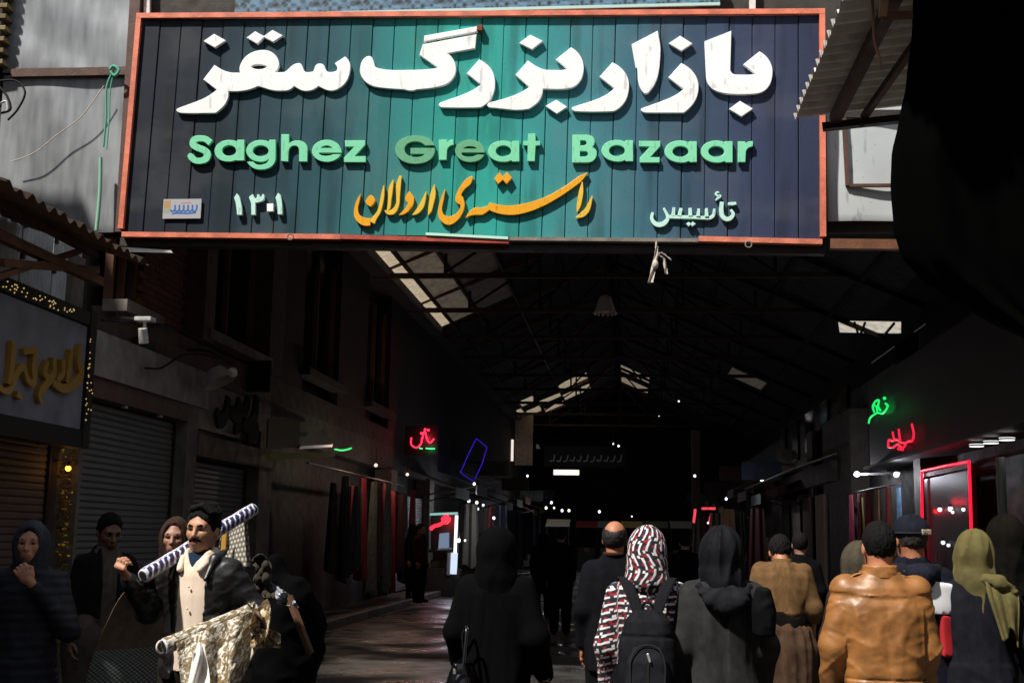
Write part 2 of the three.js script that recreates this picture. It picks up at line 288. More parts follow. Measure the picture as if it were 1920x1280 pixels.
  // English line
  const mint = [0x7fdcae, 0x86e2b4, 0x8fe8bd].map((c) => mat(c, 0.45, { map: rep(TINTW, 1.5) })), worn = mat(0x62ab80, 0.7, { map: rep(TINTW, 2) });
  let li = 0; const eng = (m, tile, ...ds) => part('letter', raise(W(tile, ...ds), 0.04, 0.005), m ?? mint[Math.min(2, li++ >> 3)], sign);
  part('letter', raise(stroke([[515, 262, 120], [430, 195, 112], [320, 180, 110], [215, 210, 120], [200, 290, 125], [290, 350, 120], [390, 388, 120], [455, 455, 130], [430, 545, 125], [330, 585, 110], [225, 570, 112], [150, 500, 112], [112, 468, 60]], mapper('E1')), 0.04, 0.004), mint[0], sign);
  eng(null, 'E1', 'M1125 205 L1125 580 L1000 582 L960 575 C900 605 860 600 800 598 C660 590 585 500 585 400 C590 290 700 215 830 208 C900 205 950 215 985 235 L1000 205 Z', [850, 400, 125, 95]);
  eng(null, 'E1', 'M1690 205 L1690 540 C1680 680 1560 745 1420 745 C1300 745 1220 690 1170 600 L1290 600 C1320 650 1370 660 1420 655 C1500 650 1550 620 1565 555 C1510 600 1460 605 1400 603 C1260 595 1160 510 1155 400 C1160 290 1270 215 1400 208 C1470 205 1530 220 1560 240 L1575 205 Z', [1420, 405, 140, 98]);
  eng(null, 'E2', 'M-34 105 L110 105 L105 270 C150 225 220 212 290 218 C390 230 440 290 440 370 L435 600 L285 600 L285 400 C285 340 250 310 205 312 C150 312 105 350 98 420 L90 600 L-40 590 Z');
  eng(null, 'E2', 'M1055 440 L650 440 L650 462 C700 505 850 505 900 466 L1045 466 C1000 560 890 605 790 605 C640 605 515 520 515 405 C520 290 640 205 790 205 C940 205 1055 300 1055 440 Z', 'M665 355 C720 280 850 280 900 355 Z');
  eng(null, 'E2', 'M1110 215 L1480 215 L1480 300 L1290 500 L1490 500 L1490 610 L1095 610 L1095 525 L1280 330 L1115 330 Z');
  eng(worn, 'E3', 'M540 205 L425 205 C390 170 350 158 310 158 C230 160 180 200 180 250 C180 310 240 345 320 345 C370 345 400 330 420 308 L250 308 L250 235 L545 235 C555 370 440 427 310 427 C160 427 65 350 65 250 C70 150 170 85 310 85 C440 85 520 130 540 205 Z').userData.label = 'worn darker green letter G';
  eng(null, 'E3', 'M590 135 L690 135 L695 165 C720 138 750 130 770 135 L770 200 C720 205 695 230 690 270 L685 380 L592 380 Z');
  eng(worn, 'E3', 'M1145 292 L868 292 L868 312 C900 350 1000 350 1050 314 L1140 315 C1110 380 1050 405 965 405 C860 405 785 340 785 265 C790 190 870 135 965 135 C1070 135 1145 200 1145 292 Z', 'M875 245 C910 195 1020 195 1060 245 Z').userData.label = 'worn darker green letter e';
  eng(null, 'E3', 'M1560 150 L1560 400 L1475 400 L1460 385 C1430 400 1400 405 1360 403 C1250 400 1180 340 1180 272 C1185 200 1260 150 1365 145 C1410 145 1440 155 1465 170 L1475 150 Z', [1368, 272, 92, 66]);
  eng(null, 'E3', 'M1665 62 L1755 62 L1755 150 L1810 150 L1810 205 L1755 208 L1745 395 L1655 395 L1660 208 L1605 205 L1608 152 L1662 150 Z');
  eng(null, 'E4', 'M140 125 L430 125 C540 130 590 190 590 255 C590 310 565 350 540 375 C600 395 635 440 632 505 C625 610 560 680 440 685 L135 685 Z', 'M300 240 L300 338 L380 338 C440 330 440 250 380 240 Z', 'M295 455 L295 562 L390 562 C480 560 475 460 390 455 Z');
  eng(null, 'E4', 'M1360 235 L1360 660 L1215 660 L1185 635 C1150 665 1100 670 1040 668 C860 660 722 560 722 440 C725 320 860 235 1030 228 C1100 228 1150 245 1190 265 L1210 235 Z', [1035, 445, 158, 110]);
  eng(null, 'E4', 'M1475 250 L1905 250 L1905 355 L1700 575 L1890 575 L1890 685 L1490 685 L1490 590 L1690 365 L1475 360 Z');
  eng(null, 'E5', 'M740 230 L740 605 L620 610 L590 590 C550 615 500 620 450 618 C270 610 155 520 155 410 C160 300 280 220 430 215 C510 215 550 230 585 250 L610 232 Z', [445, 415, 143, 96]);
  eng(null, 'E5', 'M1385 230 L1385 612 L1265 615 L1235 590 C1195 615 1140 620 1090 618 C920 610 810 520 810 410 C815 300 940 220 1080 215 C1160 215 1200 230 1235 250 L1255 230 Z', [1090, 415, 143, 96]);
  eng(null, 'E5', 'M1480 232 L1610 232 L1620 265 C1660 232 1700 225 1755 230 L1748 330 C1680 330 1630 370 1625 430 L1615 608 L1480 608 Z');
  // yellow calligraphy
  const yel = mat(0xf2a90f, 0.4, { map: rep(TINTW, 2) }), yelPale = mat(0xf0c23a, 0.4, { map: rep(TINTW, 2) }), y1 = mapper('Y1'), y2 = mapper('Y2');
  const pen = (m, f, ...strokes) => part('letter', raise(strokes.map((s) => stroke(s, f)), 0.034, 0.003), m, sign);
  pen(yel, y1, [[282, 425, 8], [242, 530, 45], [215, 640, 55], [232, 760, 90], [330, 835, 118], [430, 842, 112]]);
  pen(yelPale, y1, [[452, 850, 90], [490, 785, 70], [550, 700, 56], [592, 560, 52], [615, 420, 46], [632, 288, 10]]);
  part('letter', raise(W('Y1', 'M440 440 C470 450 500 490 505 520 C490 570 460 600 430 615 C400 605 365 570 355 545 C370 500 400 455 440 440 Z'), 0.045, 0.004), yel, sign);
  pen(yelPale, y1, [[882, 148, 36], [850, 300, 72], [845, 450, 56], [835, 580, 52], [765, 690, 74], [690, 700, 54], [648, 670, 20]], [[772, 212, 16], [735, 350, 66], [720, 500, 52], [708, 610, 46], [685, 682, 26]]);
  pen(yel, y1, [[1012, 382, 15], [1018, 480, 130], [1032, 560, 88], [990, 640, 72], [930, 700, 52], [862, 738, 10]]);
  pen(yelPale, y1, [[1268, 388, 12], [1232, 510, 52], [1190, 610, 78], [1130, 690, 62], [1060, 738, 12]]);
  pen(yelPale, y1, [[1392, 282, 12], [1370, 420, 78], [1345, 560, 72], [1320, 680, 52], [1300, 738, 12]]);
  pen(yel, y1, [[1962, 160, 30], [1900, 235, 98], [1812, 330, 78], [1758, 430, 76], [1770, 505, 128], [1812, 570, 70], [1800, 660, 62], [1720, 770, 92], [1600, 822, 128], [1500, 760, 92], [1478, 650, 56], [1510, 500, 46], [1552, 348, 10]]);
  part('letter', raise(W('Y2', 'M540 85 L587 145 L645 85 L712 165 L637 247 L588 190 L525 247 L473 175 Z'), 0.045, 0.004), yel, sign);
  pen(yel, y2, [[1718, 92, 10], [1620, 170, 72], [1480, 275, 78], [1300, 390, 88], [1150, 470, 98], [950, 545, 118], [750, 588, 128], [600, 588, 122], [470, 560, 110], [392, 528, 92]], [[400, 560, 60], [300, 605, 96], [230, 605, 100], [150, 640, 56], [92, 692, 6]]);
  pen(yelPale, y2, [[1650, 212, 12], [1635, 330, 56], [1620, 430, 62], [1600, 530, 52], [1580, 612, 12]]);
  pen(yelPale, y2, [[1782, 398, 10], [1750, 500, 46], [1710, 590, 68], [1650, 650, 68], [1562, 692, 12]]);
  // small line on the right and the year on the left
  const pale = mat(0xc9f3e6, 0.45, { map: rep(TINTW, 2) }), t = mapper('T'), nn = mapper('N');
  pen(pale, t, [[232, 452, 50], [215, 560, 62], [270, 650, 78], [360, 675, 88], [450, 640, 80], [505, 550, 62], [430, 375, 40]], [[500, 530, 62], [600, 535, 62], [700, 538, 62], [820, 538, 62], [920, 538, 60], [1040, 545, 62], [1150, 550, 62], [1260, 552, 62], [1325, 510, 60], [1345, 388, 40]],
    [[615, 365, 50], [600, 520, 70]], [[745, 378, 60], [710, 520, 70]], [[905, 378, 60], [912, 520, 70]], [[1062, 390, 46], [1050, 530, 70]], [[1200, 382, 50], [1205, 535, 70]]);
  pen(pale, t, [[1482, 262, 72], [1470, 400, 78], [1490, 520, 82], [1560, 572, 78], [1640, 555, 72], [1685, 480, 60], [1640, 405, 46]]);
  pen(pale, t, [[1436, 100, 18], [1400, 88, 32], [1368, 122, 36], [1412, 156, 36], [1450, 156, 48], [1410, 195, 40], [1365, 236, 20]]);
  pen(pale, t, [[1590, 300, 46], [1665, 296, 58], [1742, 290, 46]]);
  part('letter', raise(W('T', 'M880 628 L920 660 L952 622 L1008 665 L945 710 L915 675 L880 710 L832 665 Z'), 0.045, 0.003), pale, sign);
  part('numeral', raise(W('N', 'M1130 88 L1165 130 C1195 220 1205 300 1202 387 L1133 387 C1130 290 1115 200 1093 150 Z'), 0.045, 0.003), pale, sign);
  part('numeral', raise([W('N', 'M1298 140 L1352 96 L1388 190 L1390 387 L1333 387 L1330 230 Z'), stroke([[1380, 190, 60], [1430, 182, 62], [1482, 160, 52], [1502, 102, 24]], nn), stroke([[1430, 105, 26], [1425, 185, 46]], nn)], 0.045, 0.003), pale, sign);
  part('numeral', raise(W('N', 'M1548 232 L1638 230 L1635 338 L1550 340 Z'), 0.045, 0.003), mat(0xf4f6f4, 0.45), sign);
  part('numeral', raise(W('N', 'M1702 82 L1738 110 C1758 200 1765 300 1762 380 L1698 380 C1700 280 1685 200 1666 145 Z'), 0.045, 0.003), pale, sign);
  // small blue and white plaque
  const cv = document.createElement('canvas'); cv.width = 192; cv.height = 100; const c = cv.getContext('2d');
  c.fillStyle = '#a9a8ac'; c.fillRect(0, 0, 192, 100); c.fillStyle = '#b08a62'; c.fillRect(4, 8, 34, 40); c.fillStyle = '#93a08c'; c.fillRect(4, 48, 34, 26);
  c.strokeStyle = '#2c5fa8'; c.lineWidth = 9; c.lineCap = 'round';
  for (let i = 0; i < 6; i++) { c.beginPath(); c.moveTo(170 - i * 22, 34); c.bezierCurveTo(176 - i * 22, 62, 158 - i * 22, 72, 150 - i * 22, 58); c.stroke(); }
  c.beginPath(); c.moveTo(165, 70); c.bezierCurveTo(120, 82, 80, 66, 50, 76); c.stroke(); c.lineWidth = 4; c.strokeStyle = '#b05a62'; c.beginPath(); c.moveTo(90, 22); c.lineTo(140, 20); c.stroke();
  const ct = new THREE.CanvasTexture(cv); ct.colorSpace = THREE.SRGBColorSpace;
  const a = onZ(306, 373, D - 0.04), b = onZ(375, 409, D - 0.04), pg = new THREE.BoxGeometry(b.x - a.x, a.y - b.y, 0.012);
  part('plaque', toSign(pg.translate((a.x + b.x) / 2, (a.y + b.y) / 2, -D + 0.03)), mat('#ffffff', 0.5, { map: ct }), sign).userData.label = 'small blue and white enamel plaque';
}

// ---------------------------------------------------------------- walls that face the street: local frame for lettering on them
const leftFrame = (X) => new THREE.Matrix4().makeBasis(V(0, 0, -1), V(0, 1, 0), V(1, 0, 0)).setPosition(X, 0, 0);
const rightFrame = (X) => new THREE.Matrix4().makeBasis(V(0, 0, 1), V(0, 1, 0), V(-1, 0, 0)).setPosition(X, 0, 0);
const onLeft = (X) => (px, py) => { const p = onX(px, py, X); return new THREE.Vector2(-p.z, p.y); };
const onRight = (X) => (px, py) => { const p = onX(px, py, X); return new THREE.Vector2(p.z, p.y); };
const extrude = (shapes, depth, frame, bev = 0) => merge([].concat(shapes).map((s, i) => new THREE.ExtrudeGeometry(s, { depth: depth + i * 0.0023, bevelEnabled: bev > 0, bevelSize: bev, bevelThickness: bev, bevelSegments: 1, curveSegments: 8 }).applyMatrix4(frame)));
const SLAT = (() => { const s = new THREE.Shape([[0, 0], [0.010, 0.004], [0.017, 0.020], [0.017, 0.050], [0.010, 0.068], [0, 0.074]].map((p) => new THREE.Vector2(...p))); const g = new THREE.ExtrudeGeometry(s, { depth: 1, bevelEnabled: false }); g.computeVertexNormals(); return g; })();
// rolled-down shutter in a side wall; side = +1 when it looks to +x
function shutter(parent, X, side, z0, z1, y0, y1, m, slats = true) {
  const len = z1 - z0, n = Math.floor((y1 - y0) / 0.0745);
  const sh = new THREE.Group(); sh.name = 'roller_shutter'; parent.add(sh); sh.position.set(X - parent.position.x, y0 - parent.position.y, -z1 - parent.position.z);
  part('shutter_back', box(0.02, y1 - y0, len, -side * 0.03, (y1 - y0) / 2, len / 2), M.black, sh);
  for (let i = 0; i < n; i++) { const o = part('slat', SLAT, m, sh); o.position.set(side * rr(-0.001, 0.0015), i * 0.0745, 0); o.scale.set(side, 1, len); }
  part('guide_rail', box(0.06, y1 - y0, 0.05, side * 0.02, (y1 - y0) / 2, 0.0), M.steel, sh);
  part('guide_rail', box(0.06, y1 - y0, 0.05, side * 0.02, (y1 - y0) / 2, len), M.steel, sh);
  return sh;
}
const brickM = ['#7a4a38', '#6d4334', '#83523c', '#74503f'].map((c) => tinted(c, 0.9));
const brickTex = tex(256, 256, (u, v) => { const row = Math.floor(v * 12), x = (u * 4 + (row % 2) * 0.5) % 1, y = (v * 12) % 1, j = x < 0.03 || y < 0.12; const k = hash3(row, Math.floor(u * 4 + (row % 2) * 0.5) % 4, 5); return j ? [0.16, 0.15, 0.14] : [0.17 + 0.06 * k, 0.085 + 0.03 * k, 0.055 + 0.02 * k]; });
const brickShade = mat('#4d4845', 0.95, { map: rep(brickTex, 1), bumpMap: rep(GRAIN, 2), bumpScale: 0.003 }), brickWall = mat('#ffffff', 0.92, { map: rep(brickTex, 1), bumpMap: rep(GRAIN, 2), bumpScale: 0.003 });  // first one is the same brick, coloured darker for shade deep in the passage

const EAVE = (onX(655, 470, XL).y + onX(880, 700, XL).y) / 2;
// ---------------------------------------------------------------- buildings outside the frame that shade the street
{
  const b = thing('brick_building', 'tall brick building on the left street side, before the low shop', 'building', [-10, 0, -3]);
  part('wall', box(8, 7.3, 15, 0, 3.65, 0.1), brickWall, b); part('roof', box(8.1, 0.15, 15.1, 0, 7.38, 0.1), M.soot, b);
  part('added_wing', box(6.2, 8.2, 1.9, -0.9, 4.1, -8.3), brickWall, b);  // added out of view to keep sun off the passage ground
  for (let i = 0; i < 5; i++) { const w = part('window', box(0.05, 1.5, 1.1, 4.02, 5.4, 5.6 - i * 2.8), M.glassDark, b); part('sill', box(0.14, 0.06, 1.3, 0.05, -0.8, 0).translate(4.02, 5.4, 5.6 - i * 2.8), M.stone, w); }
  const r = thing('shop_building', 'rendered shop building on the right street side, before the passage', 'building', [9.2, 0, -3]);
  part('wall', box(6, 6.6, 16, 0, 3.3, -0.4), M.plaster, r); part('roof', box(6.3, 0.2, 16.3, 0, 6.7, -0.4), M.soot, r);
  for (let i = 0; i < 4; i++) part('shop_front', box(0.06, 2.5, 2.8, -3.03, 1.35, 5 - i * 3.5), M.glassDark, r);
  const k = thing('brick_building', 'long brick building added unseen behind the viewpoint to block sky light', 'building', [0, 0, 13]);  // added behind the camera to block sky light
  part('wall', box(26, 8.5, 8, 0, 4.25, 0), M.plaster, k); part('roof', box(26.3, 0.2, 8.3, 0, 8.6, 0), M.soot, k);
  for (let i = 0; i < 6; i++) part('window', box(1.2, 1.5, 0.05, -8 + i * 3.2, 5.5, -4.02), M.glassDark, k);
}

// ---------------------------------------------------------------- low shop at the left edge, with its sign and its awning
{
  const s = thing('corner_shop', 'low shop at the left edge with brown roller shutter and pale boarded upper wall', 'shop', [-8, 0, -11.42]);
  const L = (n, g, m) => part(n, g.translate(8, 0, 12), m, s);
  L('wall', box(2, 1.9, 0.28, -7.0, 3.6, -13.2), M.plaster); L('wall', box(2, 4.55, 2.82, -7.12, 2.275, -11.95), M.plaster); L('wall', box(2, 2.6, 0.3, -7.0, 1.34, -13.2), M.plaster);
  L('roof', box(1.9, 0.05, 3.2, -7.1, 4.58, -12.05), M.soot);
  // boards above the sign: pale sheets held by dark clamps
  for (let i = 0; i < 4; i++) { const z = 10.7 + i * 0.68, o = L('board', box(0.03, 1.05, 0.655, -6.085, 4.3, -z - 0.32), mat(['#b9bcc4', '#c6c8cd', '#b2b4ba', '#c0c2c8'][i], 0.5, { map: rep(STREAK, 0.8) }));
    for (const y of [3.95, 4.3, 4.62]) part('clamp', box(0.03, 0.07, 0.05, 0, 0, 0).translate(1.945, y, 12 - z), M.dark, o); }
  shutter(s, -6.08, 1, 9.8, 12.36, 0.12, 2.6, M.shutterBrown);
  // gold tinsel column
  const tin = [], gold = mat('#c99c2e', 0.22, { metalness: 0.9 });
  for (let i = 0; i < 420; i++) tin.push(box(rr(0.015, 0.05), rr(0.01, 0.03), 0.004, -5.93 + rr(-0.06, 0.06), rr(0.3, 2.5), -12.54 + rr(-0.09, 0.09), rr(0, 6), rr(0, 6)));
  const tl = single('tinsel_garland', tin, gold, 'gold tinsel garland hanging down the post beside the brown shutter', 'garland');
  const bp = onX(127, 878, -5.86); const bulb = thing('fairy_light', 'warm yellow bulb glowing at the top of the tinsel post', 'light bulb', bp);
  part('bulb', new THREE.SphereGeometry(0.03, 12, 8), glow('#ffb63a', 3), bulb); part('socket', new THREE.CylinderGeometry(0.018, 0.018, 0.05, 10).translate(0, 0.05, 0), M.black, bulb);
  const pl = new THREE.PointLight('#ffb04a', 0.015); pl.position.copy(bp); pl.castShadow = true; scene.add(pl);
  // white sign with gold writing
  const X = -5.6, zf = 11.97, y0 = 2.6, y1 = 3.66;
  const g = thing('shop_sign', 'white shop sign with gold raised script in a dark frame of small lights', 'sign', [X, y0, -zf]);
  const G = (n, q, m, p = g) => part(n, q.translate(-X, -y0, zf), m, p);
  G('panel', box(0.08, y1 - y0, 3.2, X, (y0 + y1) / 2, -zf + 1.6), mat('#8f8d98', 0.5, { map: rep(TINT, 0.5) }));
  const rimM = mat('#17120c', 0.7);
  G('frame', box(0.14, 0.14, 3.5, X, y1 + 0.08, -zf + 1.6), rimM); G('frame', box(0.14, 0.18, 3.5, X, y0 - 0.1, -zf + 1.6), rimM); G('frame', box(0.16, y1 - y0 + 0.34, 0.15, X, (y0 + y1) / 2, -zf - 0.075), rimM);
  G('box_side', box(0.42, y1 - y0 + 0.3, 0.05, X - 0.26, (y0 + y1) / 2, -zf - 0.12), M.dark);
  const f = onLeft(X + 0.04), fr = leftFrame(X + 0.042);
  const Z5 = ([x, y, w]) => { const p = f(x / 2.783, 440 + y / 2.783), q = f(x / 2.783 + 4, 440 + y / 2.783); return [p.x, p.y, 0.72 * w / 2.783 * Math.abs(q.x - p.x) / 4]; };
  const st = (...q) => { const pts = q.map(Z5), id = (x, y) => new THREE.Vector2(x, y), c = new THREE.CatmullRomCurve3(pts.map((p) => V(...p)), false, 'centripetal'), A = [], B = [], n = pts.length * 6; for (let i = 0; i <= n; i++) { const p = c.getPoint(i / n), t = c.getTangent(i / n), l = Math.hypot(t.x, t.y) || 1; A.push(id(p.x - t.y / l * p.z / 2, p.y + t.x / l * p.z / 2)); B.push(id(p.x + t.y / l * p.z / 2, p.y - t.x / l * p.z / 2)); } return new THREE.Shape([...A, ...B.reverse()]); };
  const goldL = mat('#c79a4a', 0.3, { metalness: 0.6 });
  const word = (...ss) => G('letter', extrude(ss, 0.05, fr), goldL);
  word(st([395, 575, 20], [385, 650, 30], [400, 720, 34], [360, 780, 34], [300, 800, 30], [250, 770, 26]), st([345, 600, 22], [335, 690, 30], [320, 770, 24]), st([300, 650, 22], [300, 720, 26], [270, 760, 24]));
  word(st([255, 640, 24], [255, 720, 30], [215, 780, 34], [180, 830, 26], [190, 880, 14]), st([220, 660, 20], [205, 720, 26], [230, 750, 20]));
  word(st([160, 590, 26], [150, 680, 34], [150, 770, 30], [120, 760, 24], [95, 690, 26], [60, 720, 32], [30, 800, 30], [0, 815, 24], [-40, 790, 22]), st([95, 610, 22], [150, 600, 26]));
  word(st([40, 555, 22], [35, 680, 34], [20, 780, 30])); word(st([-60, 560, 26], [-70, 700, 32], [-50, 800, 26])); word(st([60, 830, 22], [85, 850, 16]));
  const tiny = glow('#ffd98a', 0.4), dots = new THREE.SphereGeometry(0.007, 6, 4), places = [];
  for (let i = 0; i < 60; i++) { const z = 9.4 + rnd() * 2.5; places.push([X + 0.075, y1 + 0.07 + rr(-0.04, 0.04), -z]); }
  for (let i = 0; i < 26; i++) places.push([X + 0.085, rr(y0, y1 - 0.1), -zf - 0.07 + (i < 8 ? rr(-0.06, 0.06) : 0.06 + rr(-0.02, 0.02))]);
  const fl = new THREE.Group(); const list = places.map((p) => dots.clone().translate(...p));
  const sl = single('fairy_light_string', list, tiny, 'string of tiny gold lights around the white shop sign', 'string lights');
  // corrugated awning above
  const Xo = -4.72, h0 = Xo * -0.548 + EYE, zA = 8.6, zB = 11.42;
  const aw = thing('corrugated_awning', 'brown corrugated metal awning over the white shop sign at the left edge', 'awning', [-5.4, h0, -10.2]);
  const wave = (n) => (u, v) => { const z = lerp(zA, zB, u), a = u * n * Math.PI * 2; return V(lerp(Xo, -6.05, v), h0 + v * 0.42 + 0.026 * Math.sin(a) + 0.012 * Math.sin(u * 40 + 1), -z); };
  const put = (n, q, m) => part(n, q.translate(5.4, -h0, 10.2), m, aw);
  put('sheet', sheet(wave(15), 180, 3, 3, 1.4, 0.004), mat('#a68468', 0.7, { map: rep(TINT, 1), metalness: 0.2 }));
  put('flashing', quad(V(Xo - 0.25, h0 + 0.06, -zB + 0.3), onZ(322, 474, 12.1), onZ(318, 469, 12.1), V(Xo - 0.25, h0 + 0.11, -zB + 0.3), 0.01), mat('#cfcac6', 0.5));
  for (const [a, b, c, d, w] of [[-10, 438, 186, 528, 0.085], [0, 492, 180, 506, 0.07], [-10, 520, 150, 470, 0.05]]) put('rafter', bar(onX(a, b, -5.2), onX(c, d, -5.25), w, w), M.wood);
  put('beam', bar(V(-5.2, h0 + 0.06, -zA), V(-5.2, h0 + 0.06, -zB + 0.15), 0.07, 0.05), M.brown);
}

// ---------------------------------------------------------------- sheet metal front around the sign
{
  const Zp = D + 0.14;
  const facade = (name, label, px0, px1, py0, py1, m) => { const a = onZ(px0, py0, Zp), b = onZ(px1, py1, Zp); return single(name, sheet((u, v) => V(lerp(a.x, b.x, u), lerp(b.y, a.y, v), 0.018 * Math.sin(u * 7 + v * 3) * Math.sin(v * 5 + 1) - Zp), 20, 20, b.x - a.x, a.y - b.y, -0.02), m, label, 'panel'); };
  facade('metal_sheet', 'grey sheet metal panel above the brown beam, left of the great sign', 20, 262, -30, 132, M.galv);
  facade('metal_sheet', 'dented grey sheet metal panel below the brown beam, left of the great sign', 8, 226, 142, 436, M.galv);
  facade('metal_sheet', 'pale grey metal panel right of the great sign, below the corrugated awning', 1546, 1760, 150, 414, M.galvLight);
  const put = (name, g, m, label, cat) => single(name, g, m, label, cat);
  put('steel_beam', bar(onZ(22, 138, Zp - 0.05), onZ(242, 134, Zp - 0.05), 0.07, 0.1), M.rust, 'rusty horizontal beam between the two grey sheets left of the sign', 'beam');
  put('steel_post', bar(onZ(258, -40, Zp - 0.06), onZ(228, 436, Zp - 0.06), 0.13, 0.1), M.rust, 'rusty upright post along the left edge of the great sign', 'post');
  put('steel_post', bar(onZ(276, -40, Zp - 0.02), onZ(276, 30, Zp - 0.02), 0.07, 0.05), M.white, 'white post top standing above the left corner of the sign', 'post');
  put('steel_post', bar(onZ(1411, -40, Zp - 0.02), onZ(1411, 26, Zp - 0.02), 0.07, 0.05), M.white, 'white post top standing above the right part of the sign', 'post');
  put('steel_post', bar(onZ(1543, 100, Zp - 0.04), onZ(1546, 452, Zp - 0.04), 0.06, 0.06), M.black, 'black post between the sign and the pale panel', 'post');
  put('steel_beam', bar(onZ(228, 455, Zp - 0.04), onZ(1546, 470, Zp - 0.04), 0.12, 0.1), M.steel, 'dark steel beam running under the great sign', 'beam');
  put('timber_beam', bar(onZ(1556, 458, Zp - 0.1), onZ(1740, 460, Zp - 0.1), 0.1, 0.11), M.wood, 'brown timber beam right of the sign below the pale panel', 'beam');
  const fr = thing('window_frame', 'thin brown angle frame on the pale panel right of the sign', 'frame', onZ(1640, 345, Zp - 0.06));
  const FP = fr.position, q = (g) => g.translate(-FP.x, -FP.y, -FP.z);
  part('frame_bar', q(bar(onZ(1582, 205, Zp - 0.06), onZ(1590, 348, Zp - 0.06), 0.045, 0.045)), M.rust, fr); part('frame_bar', q(bar(onZ(1593, 348, Zp - 0.06), onZ(1740, 347, Zp - 0.06), 0.04, 0.035)), M.rust, fr);
  part('frame_bar', q(bar(onZ(1560, 214, Zp - 0.06), onZ(1740, 214, Zp - 0.06), 0.05, 0.09)), M.steel, fr);
  // upper sign, only its lower edge in view
  const a = onZ(445, -60, Zp - 0.1), b = onZ(1350, 12, Zp - 0.1);
  const up = thing('upper_sign', 'blue sign with a pale teal border just above the great sign', 'sign', [(a.x + b.x) / 2, b.y, -Zp + 0.1]);
  part('panel', box(b.x - a.x, 0.45, 0.04, 0, 0.225, 0), mat('#5c83a0', 0.6, { map: rep(BLOTCH, 2) }), up); part('border', box(b.x - a.x, 0.035, 0.06, 0, 0.018, 0.01), mat('#a9cfca', 0.5), up);
  // the gable front behind the sign
  struct('gable_wall', [box(9.6, 3.2, 0.1, -1.6, 8.2, -Zp - 0.12), box(1.4, 3.2, 0.1, -7.1, 8.2, -Zp - 0.12), box(5, 3.2, 0.1, 5.8, 8.2, -Zp - 0.12), box(12.6, 1.65, 0.1, -0.6, 5.87, -Zp - 0.12)], M.soot);
  struct('gable_wall', [box(3.2, 1.6, 0.1, 4.6, 5.75, -Zp - 0.06)], M.soot);
  // olive brick pillar at the top left corner
  const P = onZ(-38, 130, Zp - 0.02), pil = thing('brick_pillar', 'yellowish brick pillar at the top left corner', 'pillar', P), bm = ['#8e7c55', '#7d6d49', '#9a8a60'].map((c) => tinted(c, 0.9));
  part('core', box(0.36, 1.9, 0.3, 0.12, 0.95, 0), mat('#3c372c', 0.95), pil);
  const bg = rbox(0.215, 0.058, 0.33, 0.008);
  for (let i = 0; i < 25; i++) for (let k = 0; k < 2; k++) part('brick', bg, bm[(i * 2 + k * 5 + (i >> 1)) % 3], pil, [0.03 + k * 0.226 - (i % 2) * 0.1 + rr(-0.004, 0.004), 0.035 + i * 0.072, rr(-0.006, 0.006)]);
  // wires at the left edge
  const w = (pts, r, m, label) => single('cable', tube(pts.map(([x, y, z = 12.2]) => onZ(x, y, z)), r, 40), m, label, 'cable');
  w([[-10, 152], [30, 152], [46, 172], [32, 205], [14, 225]], 0.012, M.black, 'black cable loop at the left edge below the brick pillar');
  w([[-5, 160], [12, 180], [18, 205], [2, 212]], 0.014, M.black, 'thick black cable hanging at the left edge');
  w([[-5, 196], [10, 190], [12, 208], [0, 212]], 0.012, M.white, 'white cable coil at the left edge');
  w([[20, 303, 13.5], [60, 288, 13.5], [110, 250, 13.5], [150, 220, 13.5], [195, 160, 13.5]], 0.006, mat('#b9ada0', 0.7), 'thin pale wire crossing the dented grey sheet');
  single('rope', [tube([[214, 128], [200, 160], [198, 220], [193, 275]].map(([x, y]) => onZ(x, y, 13.45)), 0.012, 30), tube([[214, 128], [206, 170], [204, 225], [199, 280]].map(([x, y]) => onZ(x, y, 13.44)), 0.008, 30), tube([[205, 130], [212, 124], [222, 132], [214, 142], [206, 134]].map(([x, y]) => onZ(x, y, 13.42)), 0.018, 30)], mat('#4fa58d', 0.9), 'green rope knotted on the beam and hanging over the grey sheet', 'rope');
  single('rope', tube([[188, 295], [187, 350], [184, 395], [180, 432]].map(([x, y]) => onZ(x, y, 13.45)), 0.022, 30), mat('#7fb39c', 0.95), 'faded green cord hanging low over the dented grey sheet', 'rope');
  // rag and rings below the sign
  const rag = thing('rag', 'white rag knotted round the beam under the great sign', 'rag', onZ(1232, 470, 13.4)), R0 = rag.position;
  const strip = (pts, w0) => part('strip', sheet((u, v) => { const c = new THREE.CatmullRomCurve3(pts.map(([x, y]) => onZ(x, y, 13.3))), p = c.getPoint(v); return p.sub(R0).add(V((u - 0.5) * w0 * (0.6 + 0.6 * v), 0, 0.02 * Math.sin(u * 6 + v * 9))); }, 6, 12, 1, 1, 0.006), mat('#b9afa4', 0.95), rag);
  strip([[1232, 462], [1230, 480], [1226, 503], [1220, 530]], 0.05); strip([[1234, 478], [1244, 485], [1248, 500], [1250, 514]], 0.03); strip([[1233, 478], [1238, 474], [1250, 480], [1258, 488]], 0.02);
  part('knot', new THREE.SphereGeometry(0.045, 10, 8).scale(0.8, 1.2, 0.8).translate(...onZ(1229, 496, 13.28).sub(R0).toArray()), mat('#b9afa4', 0.95), rag); part('loop', new THREE.TorusGeometry(0.07, 0.012, 6, 16).rotateY(1.5).translate(...onZ(1231, 466, 13.45).sub(R0).toArray()), mat('#9a8f85', 0.95), rag);
  for (const [x, y, l] of [[544, 444, 'left'], [1404, 458, 'right']]) single('hook_ring', new THREE.TorusGeometry(0.035, 0.008, 8, 18).translate(...onZ(x, y, 13.36).toArray()), M.stone, 'small metal ring under the ' + l + ' part of the great sign', 'ring');
}

